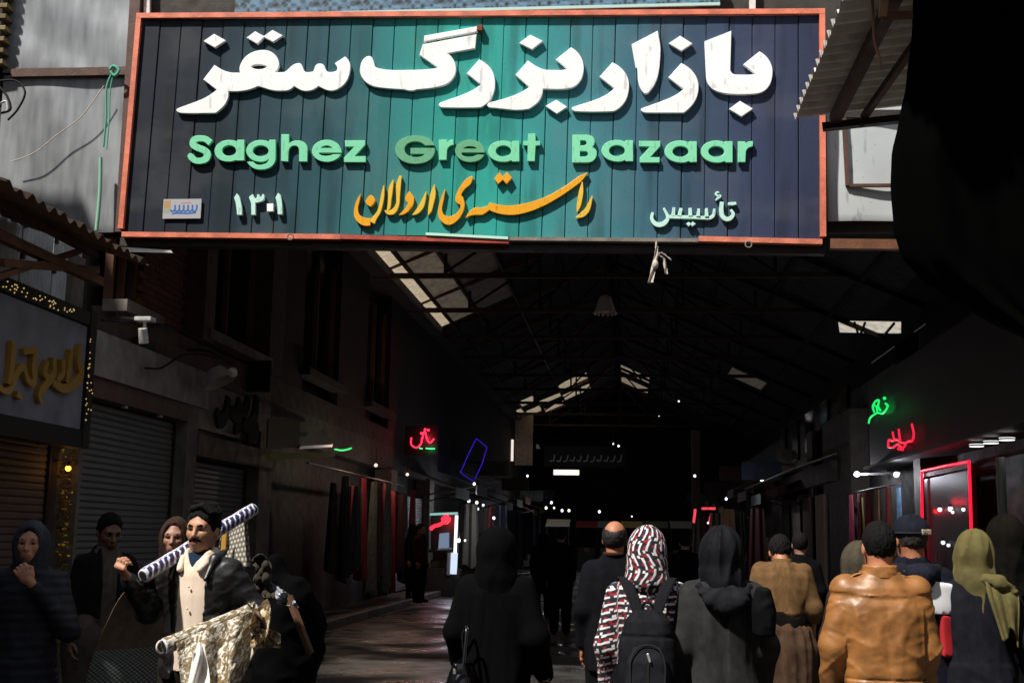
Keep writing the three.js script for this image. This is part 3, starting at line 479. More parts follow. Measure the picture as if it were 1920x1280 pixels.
// ---------------------------------------------------------------- right: corrugated awning on a rusty frame, black tarpaulin
{
  const zA = 8.4, zB = 12.55, h = 6.0, aw = thing('corrugated_awning', 'corrugated metal awning on rusty steel angles at the top right', 'awning', [2.6, h, -10.5]);
  const q = (g) => g.translate(-2.6, -h, 10.5);
  const surf = (u, v) => { const z = lerp(zA, zB, v); return V(lerp(1.73, 4.9, u), h + u * 0.34 + 0.03 * clamp(1.6 * Math.sin(v * 19 * Math.PI * 2), -1, 1) + 0.02 * Math.sin(v * 9) * (1 - u), -z); };
  const sh = sheet(surf, 4, 300, 3, 4, 0.004);
  part('sheet', q(sh), mat('#e2dace', 0.5, { metalness: 0.1, map: rep(TINT, 0.8), roughnessMap: rep(ROUGH, 1) }), aw);
  const pale = mat('#efeae2', 0.6); for (let i = 7; i < 19; i++) { const p = surf(0, (i + 0.75) / 19).add(V(-0.012, -0.0, 0)); if (i === 12) continue; part('sheet_lip', q(new THREE.ConeGeometry(0.022, 0.07, 6).rotateX(Math.PI).translate(p.x, p.y, p.z)), pale, aw); }
  const y = h - 0.08;
  part('frame_bar', q(angle(V(2.12, y + 0.02, -zA), V(2.12, y + 0.02, -zB + 0.05), 0.1)), M.rust, aw); part('frame_bar', q(angle(V(2.62, y + 0.05, -zA), V(2.42, y + 0.05, -zB + 0.05), 0.06)), M.rust, aw);
  part('frame_bar', q(angle(V(2.0, y - 0.04, -zB + 0.06), V(4.9, y + 0.24, -zB + 0.06), 0.1)), M.steel, aw);
  part('bracket', q(bar(onZ(1660, -10, 9.4), onZ(1655, 32, 9.4), 0.06, 0.04)), M.paleWood, aw); part('bracket', q(bar(onZ(1655, 30, 9.4), onZ(1712, 28, 9.4), 0.03, 0.06)), M.brown, aw);
  single('rope', tube([[1636, -20], [1638, 30], [1640, 75], [1650, 110], [1651, 128]].map(([x, y]) => onZ(x, y, 9.8)), 0.012, 24), mat('#a2705f', 0.9), 'pinkish rope dangling below the corrugated awning', 'rope');
  single('wire_hook', tube([[1614, 215], [1622, 228], [1618, 236], [1612, 236]].map(([x, y]) => onZ(x, y, 12.3)), 0.007, 20), M.black, 'small wire hook hanging from the awning frame', 'hook');
  const edge = [[-60, 1716], [0, 1713], [60, 1711], [160, 1700], [230, 1686], [290, 1673], [350, 1671], [430, 1677], [480, 1690], [520, 1725], [560, 1780], [600, 1850], [640, 1930]];
  const left = (py) => { let i = 0; while (i < edge.length - 2 && py > edge[i + 1][0]) i++; return lerp(edge[i][1], edge[i + 1][1], sstep((py - edge[i][0]) / (edge[i + 1][0] - edge[i][0]), -0.1, 1.1)); };
  single('tarpaulin', sheet((u, v) => { const py = lerp(-60, 640, v), px = lerp(left(py), 2050, u), Z = 9.3 + 0.05 * Math.sin(u * 15 + v * 2.2 + Math.sin(v * 5)) + 0.025 * Math.sin(u * 31 - v * 4) + 0.35 * Math.pow(1 - u, 6); return onZ(px, py, Z); }, 90, 50, 2, 3, 0.004), mat('#020202', 0.95, { bumpMap: rep(WEAVE, 30), bumpScale: 0.002, specularIntensity: 0.05 }), 'black tarpaulin hanging in the upper right corner', 'tarpaulin');
}

// ---------------------------------------------------------------- left row inside the passage
{
  const H = EAVE, b = thing('brick_shop_row', 'two storey brick shop row along the left side of the dark passage', 'building', [-9, 0, -30]);
  const P = (n, g, m, par = b) => part(n, g.translate(9, 0, 30), m, par);
  const wallSeg = (z0, z1, y0, y1, m) => P('wall', box(0.3, y1 - y0, z1 - z0, -6.15, (y0 + y1) / 2, -(z0 + z1) / 2), m);
  P('wall', box(4, H, 66, -8.4, H / 2, -46.7), M.soot);
  // ground floor: piers and lintels between the shutters
  const pier = (z0, z1, y1) => P('pilaster', box(0.42, y1, z1 - z0, -6.1, y1 / 2, -(z0 + z1) / 2), tinted('#7d756c', 0.85));
  pier(12.72, 12.8, 3.27); pier(15.9, 16.3, 3.27); pier(19.2, 19.9, 3.2); P('wall', box(4, 3.78, 1.0, -8.4, 1.89, -13.2), M.soot); pier(30.2, 31.0, 3.2); pier(36.2, 37, 3.2);
  P('lintel', box(0.5, 0.5, 3.75, -6.08, 3.52, -14.63), tinted('#a39d95', 0.8)); P('fascia', box(0.44, 0.22, 3.08, -6.1, 3.155, -14.35), tinted('#6a5147', 0.8)); 
  P('lintel', box(0.46, 0.3, 2.88, -6.1, 2.77, -17.75), tinted('#75655a', 0.85));
  for (const z of [13.9, 15.0]) P('downlight', new THREE.CylinderGeometry(0.035, 0.045, 0.03, 14).translate(-5.93, 3.03, -z), M.white);
  wallSeg(13.65, 20, 3.78, 4.2, tinted('#6b574c', 0.9)); wallSeg(20, 79, 3.78, 4.2, tinted('#2f2722', 0.95)); wallSeg(19.9, 79, 3.2, 3.78, M.soot); wallSeg(16.52, 19.9, 2.93, 3.78, M.plaster);  // inner stretch of the band coloured darker to stand for dim light
  shutter(b, -6.1, 1, 12.8, 15.9, 0.12, 3.04, M.shutterGrey); shutter(b, -6.14, 1, 16.3, 19.2, 0.12, 2.62, M.shutterGrey); shutter(b, -6.1, 1, 31.2, 36.1, 0.12, 2.7, mat('#8a8a92', 0.5, { metalness: 0.3 }));
  // upper floor: windows with sills, brick between
  const win = (z0, z1, y0, y1) => { const w = P('window', box(0.05, y1 - y0, z1 - z0, -6.22, (y0 + y1) / 2, -(z0 + z1) / 2), M.glassDark); const q = (n, g, m) => part(n, g.translate(9, 0, 30), m, w); for (const z of [z0, z1, (z0 + z1) / 2]) q('frame', box(0.1, y1 - y0, 0.06, -6.16, (y0 + y1) / 2, -z), M.brown); q('sill', box(0.3, 0.14, z1 - z0 + 0.5, -5.96, y0 - 0.07, -(z0 + z1) / 2), z0 < 20 ? tinted('#837a70', 0.85) : tinted('#332d29', 0.95)); };  // sills farther in carry their shade as a darker colour
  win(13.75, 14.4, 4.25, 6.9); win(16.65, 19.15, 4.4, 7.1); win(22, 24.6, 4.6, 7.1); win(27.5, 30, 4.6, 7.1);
  P('pilaster', box(0.5, H - 4.2, 0.42, -6.08, (H + 4.2) / 2, -16.35), tinted('#6a4e42', 0.9)); P('pilaster', box(0.5, H - 4.2, 0.8, -6.08, (H + 4.2) / 2, -19.65), tinted('#4a372f', 0.9));  // inner pilaster darkened in colour as the passage loses light
  wallSeg(20.1, 21.9, 4.2, H, brickShade); wallSeg(24.7, 27.4, 4.2, H, brickShade); wallSeg(30.1, 79, 4.2, H, brickShade);
  const bg = box(0.1, 0.074, 0.238);
  for (let i = 0; i < 31; i++) for (let k = 0; k < 8; k++) { const off = (i % 2) * 0.122, z = 14.58 + off + k * 0.247; if (z + 0.12 > 16.14) continue; part('brick', bg, brickM[(i * 3 + k * 5 + (i * k) % 3) % 4], b, [9 - 6.14 + rr(-0.004, 0.006), 4.25 + i * 0.086, 30 - z]); }
  P('wall', box(0.1, 2.9, 2.0, -6.2, 5.6, -15.35), mat('#4a443e', 0.95));
  P('eaves', box(1.0, 0.22, 65.4, -6.1, H + 0.05, -46.9), M.soot);
  // dark script sign above the second shutter
  const X = -5.95, sg = thing('shop_sign', 'pale shop sign with dark script above the second grey shutter', 'sign', [X, 3.0, -18]);
  const p0 = onX(362, 735, X), p1 = onX(500, 850, X);
  part('panel', box(0.06, 0.66, p0.z - p1.z, 0, 0.33, (p0.z + p1.z) / 2 + 18), tinted('#8d857a', 0.7), sg);
  const f = onLeft(X + 0.03), fr = leftFrame(X + 0.032), st = (...q) => { const pts = q.map(([x, y, w]) => { const p = f(x, y), r = f(x + 3, y); return V(p.x, p.y, w * (r.x - p.x) / 3); }), c = new THREE.CatmullRomCurve3(pts, false, 'centripetal'), A = [], B = [], n = 16; for (let i = 0; i <= n; i++) { const p = c.getPoint(i / n), t = c.getTangent(i / n), l = Math.hypot(t.x, t.y) || 1; A.push(new THREE.Vector2(p.x - t.y / l * p.z / 2, p.y + t.x / l * p.z / 2)); B.push(new THREE.Vector2(p.x + t.y / l * p.z / 2, p.y - t.x / l * p.z / 2)); } return new THREE.Shape([...A, ...B.reverse()]); };
  const wd = (...s) => part('letter', extrude(s, 0.04, fr).translate(-X, -3.0, 18), M.black, sg);
  wd(st([478, 742, 6], [474, 780, 9], [462, 800, 8], [448, 792, 7])); wd(st([462, 745, 6], [456, 770, 9], [440, 780, 9], [428, 770, 7]), st([446, 748, 5], [440, 772, 7])); wd(st([425, 745, 6], [420, 775, 9], [408, 790, 9], [402, 770, 6])); wd(st([480, 800, 6], [470, 818, 8], [460, 824, 5])); wd(st([450, 800, 5], [436, 806, 6]));
  // CCTV camera, arm lamp, cables
  const cp = onX(270, 620, -5.55), cam = thing('security_camera', 'white security camera hanging from a bracket on the brick wall', 'security camera', cp);
  part('mount', rbox(0.2, 0.05, 0.16, 0.01, 0, 0.13, 0), M.white, cam); part('arm', new THREE.CylinderGeometry(0.02, 0.02, 0.12, 10).translate(0, 0.06, 0), M.white, cam); part('bracket', bar(V(0, 0.14, 0), V(-0.45, 0.16, -0.05), 0.03), M.steel, cam);
  part('camera_body', new THREE.CylinderGeometry(0.05, 0.055, 0.17, 16).rotateX(0.35).translate(0, -0.06, 0.02), M.white, cam); part('lens', new THREE.CylinderGeometry(0.035, 0.035, 0.02, 14).rotateX(0.35).translate(0, -0.15, -0.01), M.glassDark, cam);
  const lp = onX(420, 690, -5.4), lamp = thing('flood_lamp', 'unlit flood lamp on an arm above the script sign', 'lamp', lp);
  part('arm', tube([V(-0.6, 0.28, -0.2), V(-0.2, 0.22, 0), V(0.1, 0.05, 0)], 0.018, 16), M.steel, lamp); part('shade', new THREE.CylinderGeometry(0.1, 0.24, 0.2, 18, 1, true).rotateZ(0.5).translate(-0.08, -0.1, 0), mat('#9b958c', 0.5, { side: THREE.DoubleSide }), lamp); part('bulb', new THREE.SphereGeometry(0.07, 14, 10).translate(0.12, -0.06, 0.02), mat('#e8e4da', 0.3), lamp);
  for (const [pts, l] of [[[[190, 600], [270, 606], [330, 615], [440, 680]], 'upper'], [[[272, 690], [300, 690], [345, 665], [420, 672]], 'lower']]) single('cable', tube(pts.map(([x, y]) => onX(x, y, -5.75)), 0.014, 30), M.black, 'black cable, the ' + l + ' of two slung along the brick wall', 'cable');
  single('junction_box', rbox(0.1, 0.42, 0.42, 0.01, ...onX(270, 668, -5.9).toArray()), M.dark, 'dark junction box on the wall below the security camera', 'box');
  single('blade_sign', box(0.9, 0.5, 0.08, ...onZ(455, 705, 18.7).toArray()), M.black, 'black blade sign sticking out above the script sign', 'sign');
}

// ---------------------------------------------------------------- roof over the passage
const RX = -0.5, PITCHR = 0.45, ridge = EAVE + (RX - XL) * PITCHR;
const roofY = (x) => x < RX ? EAVE + (x - XL) * PITCHR : ridge - (x - RX) * PITCHR;
{
  const dull = tinted('#1f1c1a', 0.95), fibre = [0.8, 0.32, 0.07].map((t) => mat(['#efe6d6', '#d9d3c6', '#a8a499'][t > 0.5 ? 0 : t > 0.2 ? 1 : 2], 0.95, { transmission: t, thickness: 0, map: rep(TINT, 1) }));
  const roof = thing('passage_roof', 'long gabled sheet roof over the passage with translucent sheets along its left eave', 'roof', [RX, ridge, -45]);
  const slab = (x0, x1, z0, z1, m) => part('roof_sheet', quad(V(x0, roofY(x0), -z0), V(x1, roofY(x1), -z0), V(x1, roofY(x1), -z1), V(x0, roofY(x0), -z1), 0.02).translate(-RX, -ridge, 45), m, roof);
  const cols = [-5.95, -5.3, -4.55, -3.45, -2, RX], colsR = [RX, 1, 2.4, 3.8, 5.2, 6.95];
  const HX = 4, HZ = 13.9 + 2.2 * 7;
  for (let z = 13.9, k = 0; z < 80; z += 2.2, k++) {
    if (z > 79) break; const z1 = z + 2.2, bright = z < 34, far = (z > 56 && z < 66);
    for (let i = 0; i < 5; i++) {
      const m = i < 3 && bright ? fibre[i] : far && i < 4 && (k + i) % 2 ? fibre[0] : dull;
      slab(cols[i], cols[i + 1], z, z1, m);
      const lit = (i === 3 && z > 44 && z < 49 && k % 2) || (i === 0 && z > 58 && z < 66 && k % 2);
      if (i === HX && z > HZ - 0.1 && z < HZ + 6.5) continue;
      slab(colsR[i], colsR[i + 1], z, z1, lit ? fibre[i === 3 ? 1 : 0] : dull);
    }
  }
  const put = (n, g, m) => part(n, g.translate(-RX, -ridge, 45), m, roof);
  for (const x of [-5.28, -4.52, -3.42, -2.0, 1, 2.4, 3.8, 5.2]) put('purlin', box(0.07, 0.1, 66, x, roofY(x) - 0.07, -47), x < -3 ? M.steel : M.black);  // right slope purlins coloured black in place of shade
  put('ridge_beam', box(0.14, 0.16, 66, RX, ridge - 0.14, -47), M.black);
  const trussLit = tinted('#5c3827', 0.85), trussDim = tinted('#3f281d', 0.9), trussShade = tinted('#120e0c', 0.95); let tk = 0; for (const z of [18.8, 23.2, 27.8, 32.2, 36.6, 41, 45.5, 50, 55, 60, 66]) {  // lit and shaded truss members told apart by colour
    const t = thing('roof_truss', ['first', 'second', 'third', 'fourth', 'fifth', 'sixth', 'seventh', 'eighth', 'ninth', 'tenth', 'eleventh'][tk++] + ' rusty roof truss counted inward from the great sign', 'truss', [RX, EAVE, -z], 0, 'steel trusses under the passage roof');
    const q = (n, a, b, w) => part(n, bar(V(a[0] - RX, a[1] - EAVE, 0), V(b[0] - RX, b[1] - EAVE, 0), w, w * 1.2), a[0] < -5 && n === 'top_chord' ? trussLit : n === 'bottom_chord' ? trussDim : trussShade, t);
    const y0 = EAVE - 0.02, yr = (x) => roofY(x) - 0.2;
    q('bottom_chord', [XL, y0], [6.6, y0], 0.1); q('top_chord', [XL, y0 + 0.06], [RX, yr(RX)], 0.1); q('top_chord', [RX, yr(RX)], [6.6, yr(6.6) + 0.16], 0.1);
    for (const x of [-4.3, -2.4, RX, 1.4, 3.3]) q('web_post', [x, y0 + 0.06], [x, yr(x) - 0.06], 0.07);
    for (const [a, b] of [[-4.3, -2.4], [-2.4, RX], [1.4, RX], [3.3, 1.4]]) q('diagonal', [a, y0 + 0.08], [b, yr(b) - 0.08], 0.05);
  }
  // a fibreglass pane let into one sheet of the right slope
  const hit = [[1572, 601], [1690, 603], [1690, 625], [1575, 623]].map(([x, y]) => { const r = ray(x, y), t = (ridge + PITCHR * RX - EYE) / (r.y + PITCHR * r.x); return r.multiplyScalar(t).add(V(0, EYE, 0)); });
  const x0 = colsR[HX], x1 = colsR[HX + 1], sh = new THREE.Shape([[x0, HZ], [x1, HZ], [x1, HZ + 6.6], [x0, HZ + 6.6]].map((p) => new THREE.Vector2(...p))), hp = hit.map((p) => new THREE.Vector2(p.x, -p.z)); sh.holes.push(new THREE.Path(hp));
  const tilt = (g, dy) => { const p = g.attributes.position; for (let i = 0; i < p.count; i++) { const x = p.getX(i), z = p.getY(i); p.setXYZ(i, x, roofY(x) + dy, -z); } g.computeVertexNormals(); return g; };
  put('roof_sheet', tilt(new THREE.ShapeGeometry(sh), 0), dull); put('skylight_sheet', tilt(new THREE.ShapeGeometry(new THREE.Shape(hp)), 0.01), fibre[0]);
  for (const [a, b] of [[0.28, 0.32], [0.45, 0.36], [0.9, 0.75]]) put('skylight_bar', bar(hit[0].clone().lerp(hit[1], a).add(V(0, -0.04, 0)), hit[3].clone().lerp(hit[2], b).add(V(0, -0.04, 0)), 0.05), M.black);
  struct('clerestory_wall', box(0.12, 1.6, 66, 7.02, 6.2, -46.8), M.black);
  struct('end_wall', box(16, 12, 0.3, 0, 6, -80), M.dark);
  // hanging lamp
  const L = onZ(1135, 585, 21), lamp = thing('hanging_lamp', 'unlit glass lamp shade hanging on a rod from the roof', 'lamp', L);
  const prof = [[0.06, 0.3], [0.1, 0.27], [0.12, 0.2], [0.16, 0.08], [0.19, 0.0]].map((p) => new THREE.Vector2(...p));
  part('lamp_shade', new THREE.LatheGeometry(prof, 20), mat('#c9cbc6', 0.2, { side: THREE.DoubleSide, specularIntensity: 1 }), lamp); part('rod', new THREE.CylinderGeometry(0.012, 0.012, ridge - L.y - 0.5, 8).translate(0, 0.3 + (ridge - L.y - 0.5) / 2, 0), M.steel, lamp);
  for (let i = 0; i < 14; i++) { const a = i / 14 * 6.283; part('glass_drop', new THREE.OctahedronGeometry(0.028).translate(Math.cos(a) * 0.19, -0.02, Math.sin(a) * 0.19), mat('#d8d8d2', 0.15), lamp); }
}

// ---------------------------------------------------------------- right row
{
  const b = thing('shop_row', 'dark shop row along the right side of the passage', 'building', [8, 0, -30]);
  const P = (n, g, m, par = b) => part(n, g.translate(-8, 0, 30), m, par), H = 5.2;
  P('wall', box(4, H, 66, 7.35, H / 2, -46.7), M.dark);
  for (const [z0, z1] of [[13.7, 15.0], [21.6, 22.1], [28.2, 32.2], [34, 35], [41, 42.5], [50, 51]]) P('pilaster', box(0.5, 4.6, z1 - z0, 5.2, 2.3, -(z0 + z1) / 2), tinted('#4d463f', 0.9));
  P('lintel', box(0.6, 0.5, 14, 5.1, 3.3, -37), tinted('#57504a', 0.9)); P('awning', quad(V(5.0, 3.75, -42.5), V(5.0, 3.75, -30), V(3.9, 3.35, -30), V(3.9, 3.35, -42.5), 0.04), tinted('#8f887d', 0.8));
  for (let i = 0; i < 4; i++) P('curtain', sheet((u, v) => V(4.9 + 0.05 * Math.sin(u * 30), 0.2 + 2.6 * v, -31.5 - i * 2.4 - u * 1.5), 40, 4), mat(['#a39f90', '#6a655c', '#8e8b80', '#4c4a47'][i], 0.95));
  const up = P('window', box(0.1, 1.2, 1.6, 5.32, 4.9, -24), M.glassDark); part('frame', box(0.14, 0.1, 1.7, 0, 0, 0).translate(5.3 - 8, 4.25, 6), M.brown, up);
  for (let i = 0; i < 5; i++) { const w = P('window', box(0.1, 1.2, 1.3, 5.32, 4.8, -31 - i * 3), M.glassDark); part('frame', box(0.14, 0.08, 1.4, 0, 0, 0).translate(5.3 - 8, 4.16, -1 - i * 3), M.soot, w); }
  P('column', box(0.4, 7, 0.5, 3.3, 3.5, -62), tinted('#6a6258', 0.9));
  // black fascia with neon
  const fa = thing('fascia_board', 'black shop fascia carrying the green and the red neon words', 'fascia', [5, 3.1, -19.4]);
  part('board', box(0.4, 1.7, 11.8, 0.02, 0.85, 0), mat('#070708', 0.6), fa); part('soffit', box(0.7, 0.05, 11.4, -0.0, -0.03, 0), mat('#161313', 0.6), fa);
  const X = 4.74;
  const neon = (name, label, color, k, strokes, lightI, xw = X, r = 0.02, place = (x, y) => onX(x, y, xw)) => {
    const o = thing(name, label, 'neon sign', place(...strokes[0][0])), c = new THREE.Vector3(); let n = 0; const g = glow(color, k);
    for (const s of strokes) { const pts = s.map(([x, y]) => place(x, y)); pts.forEach((p) => { c.add(p); n++; }); const loc = pts.map((p) => p.sub(o.position)); part('neon_tube', loc.length > 1 ? new THREE.TubeGeometry(new THREE.CatmullRomCurve3(loc), loc.length * 5, r, 6) : new THREE.SphereGeometry(r * 1.6, 8, 6).translate(...loc[0].toArray()), g, o); }
    if (lightI) { const l = new THREE.PointLight(color, lightI * 0.35); l.position.copy(c.multiplyScalar(1 / n)); l.position.x += xw > 0 ? -0.12 : 0.12; l.castShadow = true; l.shadow.radius = 1; scene.add(l); }
    return o;
  };
  const C7 = (a) => a.map(([x, y]) => [1560 + x / 3.764, 680 + y / 3.764]);
  neon('neon_word', 'green neon word on the black fascia at the right', '#19d860', 1.0, [C7([[262, 425], [268, 395], [290, 372], [325, 352], [355, 358], [382, 335], [396, 300], [380, 288]]), C7([[300, 345], [290, 310], [312, 270], [334, 268], [328, 305], [345, 335]]), C7([[305, 300], [318, 318], [322, 340]]), C7([[373, 250]])], 0.5);
  neon('neon_word', 'red neon word on the black fascia at the right, under the green one', '#e0203a', 1.0, [C7([[398, 590], [402, 548], [430, 552], [460, 540], [485, 560], [520, 566], [548, 552], [570, 548], [580, 505], [566, 432]]), C7([[430, 488], [436, 520], [442, 550]]), C7([[473, 468], [478, 510], [484, 552]]), C7([[400, 592], [430, 598], [470, 575], [500, 600], [522, 580]]), C7([[475, 606]]), C7([[498, 610]])], 0.5);
  const dl = [[1832, 835], [1859, 829], [1889, 823]];
  dl.forEach(([x, y], i) => {
    const p = onX(x, y, 4.86), o = thing('downlight', 'round white downlight under the fascia, ' + ['farthest', 'middle', 'nearest'][i] + ' of three in a row', 'light', p);
    part('lamp_disc', new THREE.CylinderGeometry(0.1, 0.095, 0.035, 24), glow('#f4f6f2', 1.2), o); part('ring', new THREE.TorusGeometry(0.105, 0.01, 8, 24).rotateX(Math.PI / 2), M.steel, o);
    const l = new THREE.SpotLight('#eef4ff', 0.12, 0, 1.0, 0.8); l.position.copy(p).add(V(0, -0.03, 0)); l.target.position.copy(p).add(V(0, -3, 0)); l.castShadow = true; l.shadow.radius = 1; scene.add(l, l.target);
  });
  const door = neon('neon_door_frame', 'red neon outline around the glass door at the right', '#ff1734', 1.2, [[[1731, 1075], [1730, 980], [1729, 884]], [[1729, 883], [1770, 874], [1818, 865]], [[1818, 866], [1821, 960], [1824, 1075]]], 0.6, 4.9, 0.022);
  neon('neon_strip', 'short red neon strip and lamp inside the glass door', '#ff1a2c', 1.6, [[[1752, 914], [1753, 950]], [[1752, 966], [1756, 976], [1753, 986]]], 0.3, 5.0, 0.02);
  // glass door with its frame, shelves with small lamps and goods behind
  const zN = -onX(1822, 900, 4.95).z, zF = -onX(1729, 900, 4.95).z, gd = thing('glass_door', 'dark glass shop door inside the red neon outline', 'door', [4.97, 0.12, -(zN + zF) / 2]);
  part('pane', box(0.02, 2.55, zF - zN - 0.1, 0, 1.28, 0), mat('#0a0a0c', 0.45, { specularIntensity: 0.2 }), gd); for (const s of [-1, 1]) part('door_frame', box(0.08, 2.62, 0.07, 0, 1.31, s * (zF - zN) / 2), M.steel, gd); part('door_frame', box(0.08, 0.07, zF - zN, 0, 2.62, 0), M.steel, gd); part('handle', new THREE.CylinderGeometry(0.018, 0.018, 0.5, 8).translate(-0.07, 1.1, -0.5), M.galv, gd);
  let wk = 0; const w = (x, y, k, s) => { const p = onX(x, y, 4.9), o = thing('display_lamp', ['leftmost of the upper four', 'second from left of the upper four', 'third from left of the upper four', 'rightmost of the upper four', 'left of the lower two', 'right of the lower two'][wk++] + ' small lamps behind the glass door', 'lamp', p, 0, 'small lamps behind the glass door'); part('bulb', new THREE.SphereGeometry(s, 10, 8), glow('#f2f4ff', k), o); part('socket', new THREE.CylinderGeometry(s * 0.5, s * 0.5, s, 8).translate(0, s * 1.3, 0), M.black, o); };
  for (const q of [[1763, 955, 1.4, 0.035], [1783, 954, 1.6, 0.04], [1787, 960, 1.2, 0.025], [1807, 955, 1, 0.03], [1769, 1017, 0.8, 0.035], [1779, 1022, 0.8, 0.03]]) w(...q);
  // hanging fabrics left of the door, lit by a strip lamp
  const cols = ['#5b7690', '#93444a', '#c3b089', '#7c2c26', '#8a7f4a', '#a5433a', '#5a5f3e', '#9b3c50', '#6d5a7c', '#b48a6a'];
  for (let i = 0; i < 10; i++) { const z = 22.9 + i * 0.46, y0 = rr(0.5, 1.1), m = mat(cols[(i * 3) % 10], 0.9, { map: rep(TINT, 2), bumpMap: rep(WEAVE, 12), bumpScale: 0.001 });
    const gn = ['nearest', 'second', 'third', 'fourth', 'fifth', 'sixth', 'seventh', 'eighth', 'ninth', 'farthest'][i]; single('hanging_garment', sheet((u, v) => V(4.86 - 0.12 * (i % 2) + 0.05 * Math.sin(u * 14 + i) * (1.2 - v), lerp(y0, 2.62, v), -z - (u - 0.5) * (0.52 - 0.16 * v)), 24, 10, 1, 2, 0.01), m, gn + ' coloured garment on the rail left of the neon door, counted from the door', 'garment', null, 'garments hanging beside the neon door'); }
  const cg = single('clothes_rail', new THREE.CylinderGeometry(0.02, 0.02, 5, 8).rotateX(Math.PI / 2).translate(4.8, 2.66, -25), M.steel, 'steel rail holding the garments left of the neon door', 'rail');
  const sp0 = onX(1612, 889, 4.8), sp1 = onX(1690, 887, 4.8), lampbar = thing('strip_lamp', 'long shop lamp with a bright end above the hanging garments', 'lamp', sp0);
  part('tube_body', bar(V(0, 0, 0), sp1.clone().sub(sp0), 0.04, 0.05), mat('#3a3b39', 0.6), lampbar); part('bulb', new THREE.SphereGeometry(0.06, 14, 10).translate(-0.06, 0.0, 0.05), glow('#ffffff', 3), lampbar); part('bulb', new THREE.SphereGeometry(0.05, 14, 10).translate(...sp1.clone().sub(sp0).add(V(-0.06, -0.02, -0.1)).toArray()), glow('#ffffff', 2), lampbar);
  for (const p of [sp0, sp1]) { const l = new THREE.PointLight('#f0f2ff', 2.0); l.position.copy(p).add(V(-0.2, -0.05, 0)); l.castShadow = true; l.shadow.radius = 1; scene.add(l); }
  const sl = single('shop_wall', box(0.1, 2.7, 1.5, 5.02, 1.4, -16.2), tinted('#3d4f4a', 0.6), 'dull teal shop wall at the right edge beside the glass door', 'wall');
  single('drain_pipe', new THREE.CylinderGeometry(0.06, 0.06, 2.6, 12).translate(4.8, 1.43, onX(1880, 940, 4.8).z), tinted('#8c8c88', 0.5), 'grey pipe standing right of the glass door', 'pipe');
  // ------------------------------------------------------------ left: lit signs and goods
  const zf = (Z) => (x, y) => onZ(x, y, Z);
  neon('neon_word', 'red neon word shining over the left shops', '#ff2a48', 2.0, [[[771, 820], [771, 833], [780, 839], [789, 832], [791, 820]], [[791, 824], [796, 808], [801, 824], [806, 830], [814, 822]], [[790, 812]], [[797, 805]], [[803, 806]]], 1.2, -4.6, 0.022, zf(31));
  neon('neon_line', 'thin green neon line under the red word', '#36e08a', 2, [[[786, 840], [792, 841]], [[798, 840], [806, 841], [815, 841]]], 0.3, -4.6, 0.014, zf(31));
  single('neon_board', box(0.85, 0.75, 0.06, ...onZ(790, 826, 31.1).toArray()), M.black, 'black board behind the red neon word', 'board');
  neon('neon_strip', 'green and red neon strip low over the yellow awning', '#20c860', 1.2, [[[628, 842], [640, 844], [652, 842], [658, 840]]], 0.3, -5.5, 0.018);
  neon('neon_outline', 'tilted violet neon rectangle far along the left side', '#3a22d8', 0.4, [[[893, 822], [913, 838]], [[913, 838], [904, 868], [888, 902]], [[888, 902], [863, 886]], [[863, 886], [878, 852], [893, 822]]], 0.4, -4.2, 0.016, zf(40));
  const box4 = thing('awning_box', 'pale box awning on the left over a yellow green strip', 'awning', onX(560, 830, -5.6)), BP = box4.position;
  const bq = (n, a, b, c, d, m, th = 0.05) => part(n, quad(...[a, b, c, d].map(([x, y, X]) => onX(x, y, X).sub(BP)), th), m, box4);
  bq('panel', [498, 842, -5.2], [556, 838, -5.2], [560, 795, -5.8], [500, 788, -5.8], mat('#77766c', 0.7)); bq('panel', [560, 842, -5.15], [622, 838, -5.15], [600, 808, -5.8], [582, 806, -5.8], mat('#a8b0b8', 0.35, { metalness: 0.3 }));
  bq('valance', [500, 862, -5.2], [622, 856, -5.2], [622, 846, -5.2], [500, 850, -5.2], mat('#8a8f2e', 0.7));
  const gc = ['#3b1014', '#6e1320', '#20302c', '#8c1a2a', '#1b1c20', '#7b1422', '#4a2e22', '#90202e', '#3c4a48', '#6a6f66', '#54615c'];
  for (let i = 0; i < 15; i++) { const z = 22.6 + i * 0.52, top = 2.75 - rr(0, 0.25), y0 = rr(0.3, 1.0), m = mat(gc[(i * 4) % 11], 0.75, { sheen: 0.4, sheenColor: lin('#884444'), map: rep(TINT, 2) });
    const gn = ['nearest', 'second', 'third', 'fourth', 'fifth', 'sixth', 'seventh', 'eighth', 'ninth', 'tenth', 'eleventh', 'twelfth', 'thirteenth', 'fourteenth', 'farthest'][i]; single('hanging_cloth', sheet((u, v) => V(-5.5 + (i % 3) * 0.12 + (0.03 + 0.07 * (1 - v)) * Math.sin(u * 15 + i * 2 + v), lerp(y0 + 0.07 * Math.sin(u * 9 + i), top - 0.05 * Math.abs(u - 0.5), v), -z - (u - 0.5) * (0.52 - 0.14 * v * v) * (0.8 + 0.4 * ((i * 5) % 3) / 2)), 30, 8, 1, 2, 0.01), m, gn + ' long cloth on the left rail, counted from the entrance', 'cloth', null, 'cloths hanging in front of the left shop'); }
  for (const z of [24, 27.5]) { const l = new THREE.PointLight('#ffd9c0', 1.0); l.position.set(-5.0, 2.95, -z); l.castShadow = true; l.shadow.radius = 1; scene.add(l); const o = thing('light_bulb', 'small warm bulb over the hanging cloths, ' + (z === 24 ? 'nearer' : 'farther') + ' one', 'light bulb', l.position.clone()); part('bulb', new THREE.SphereGeometry(0.035, 10, 8), glow('#ffd9c0', 1.2), o); part('cord', new THREE.CylinderGeometry(0.006, 0.006, 0.3, 6).translate(0, 0.18, 0), M.black, o); }
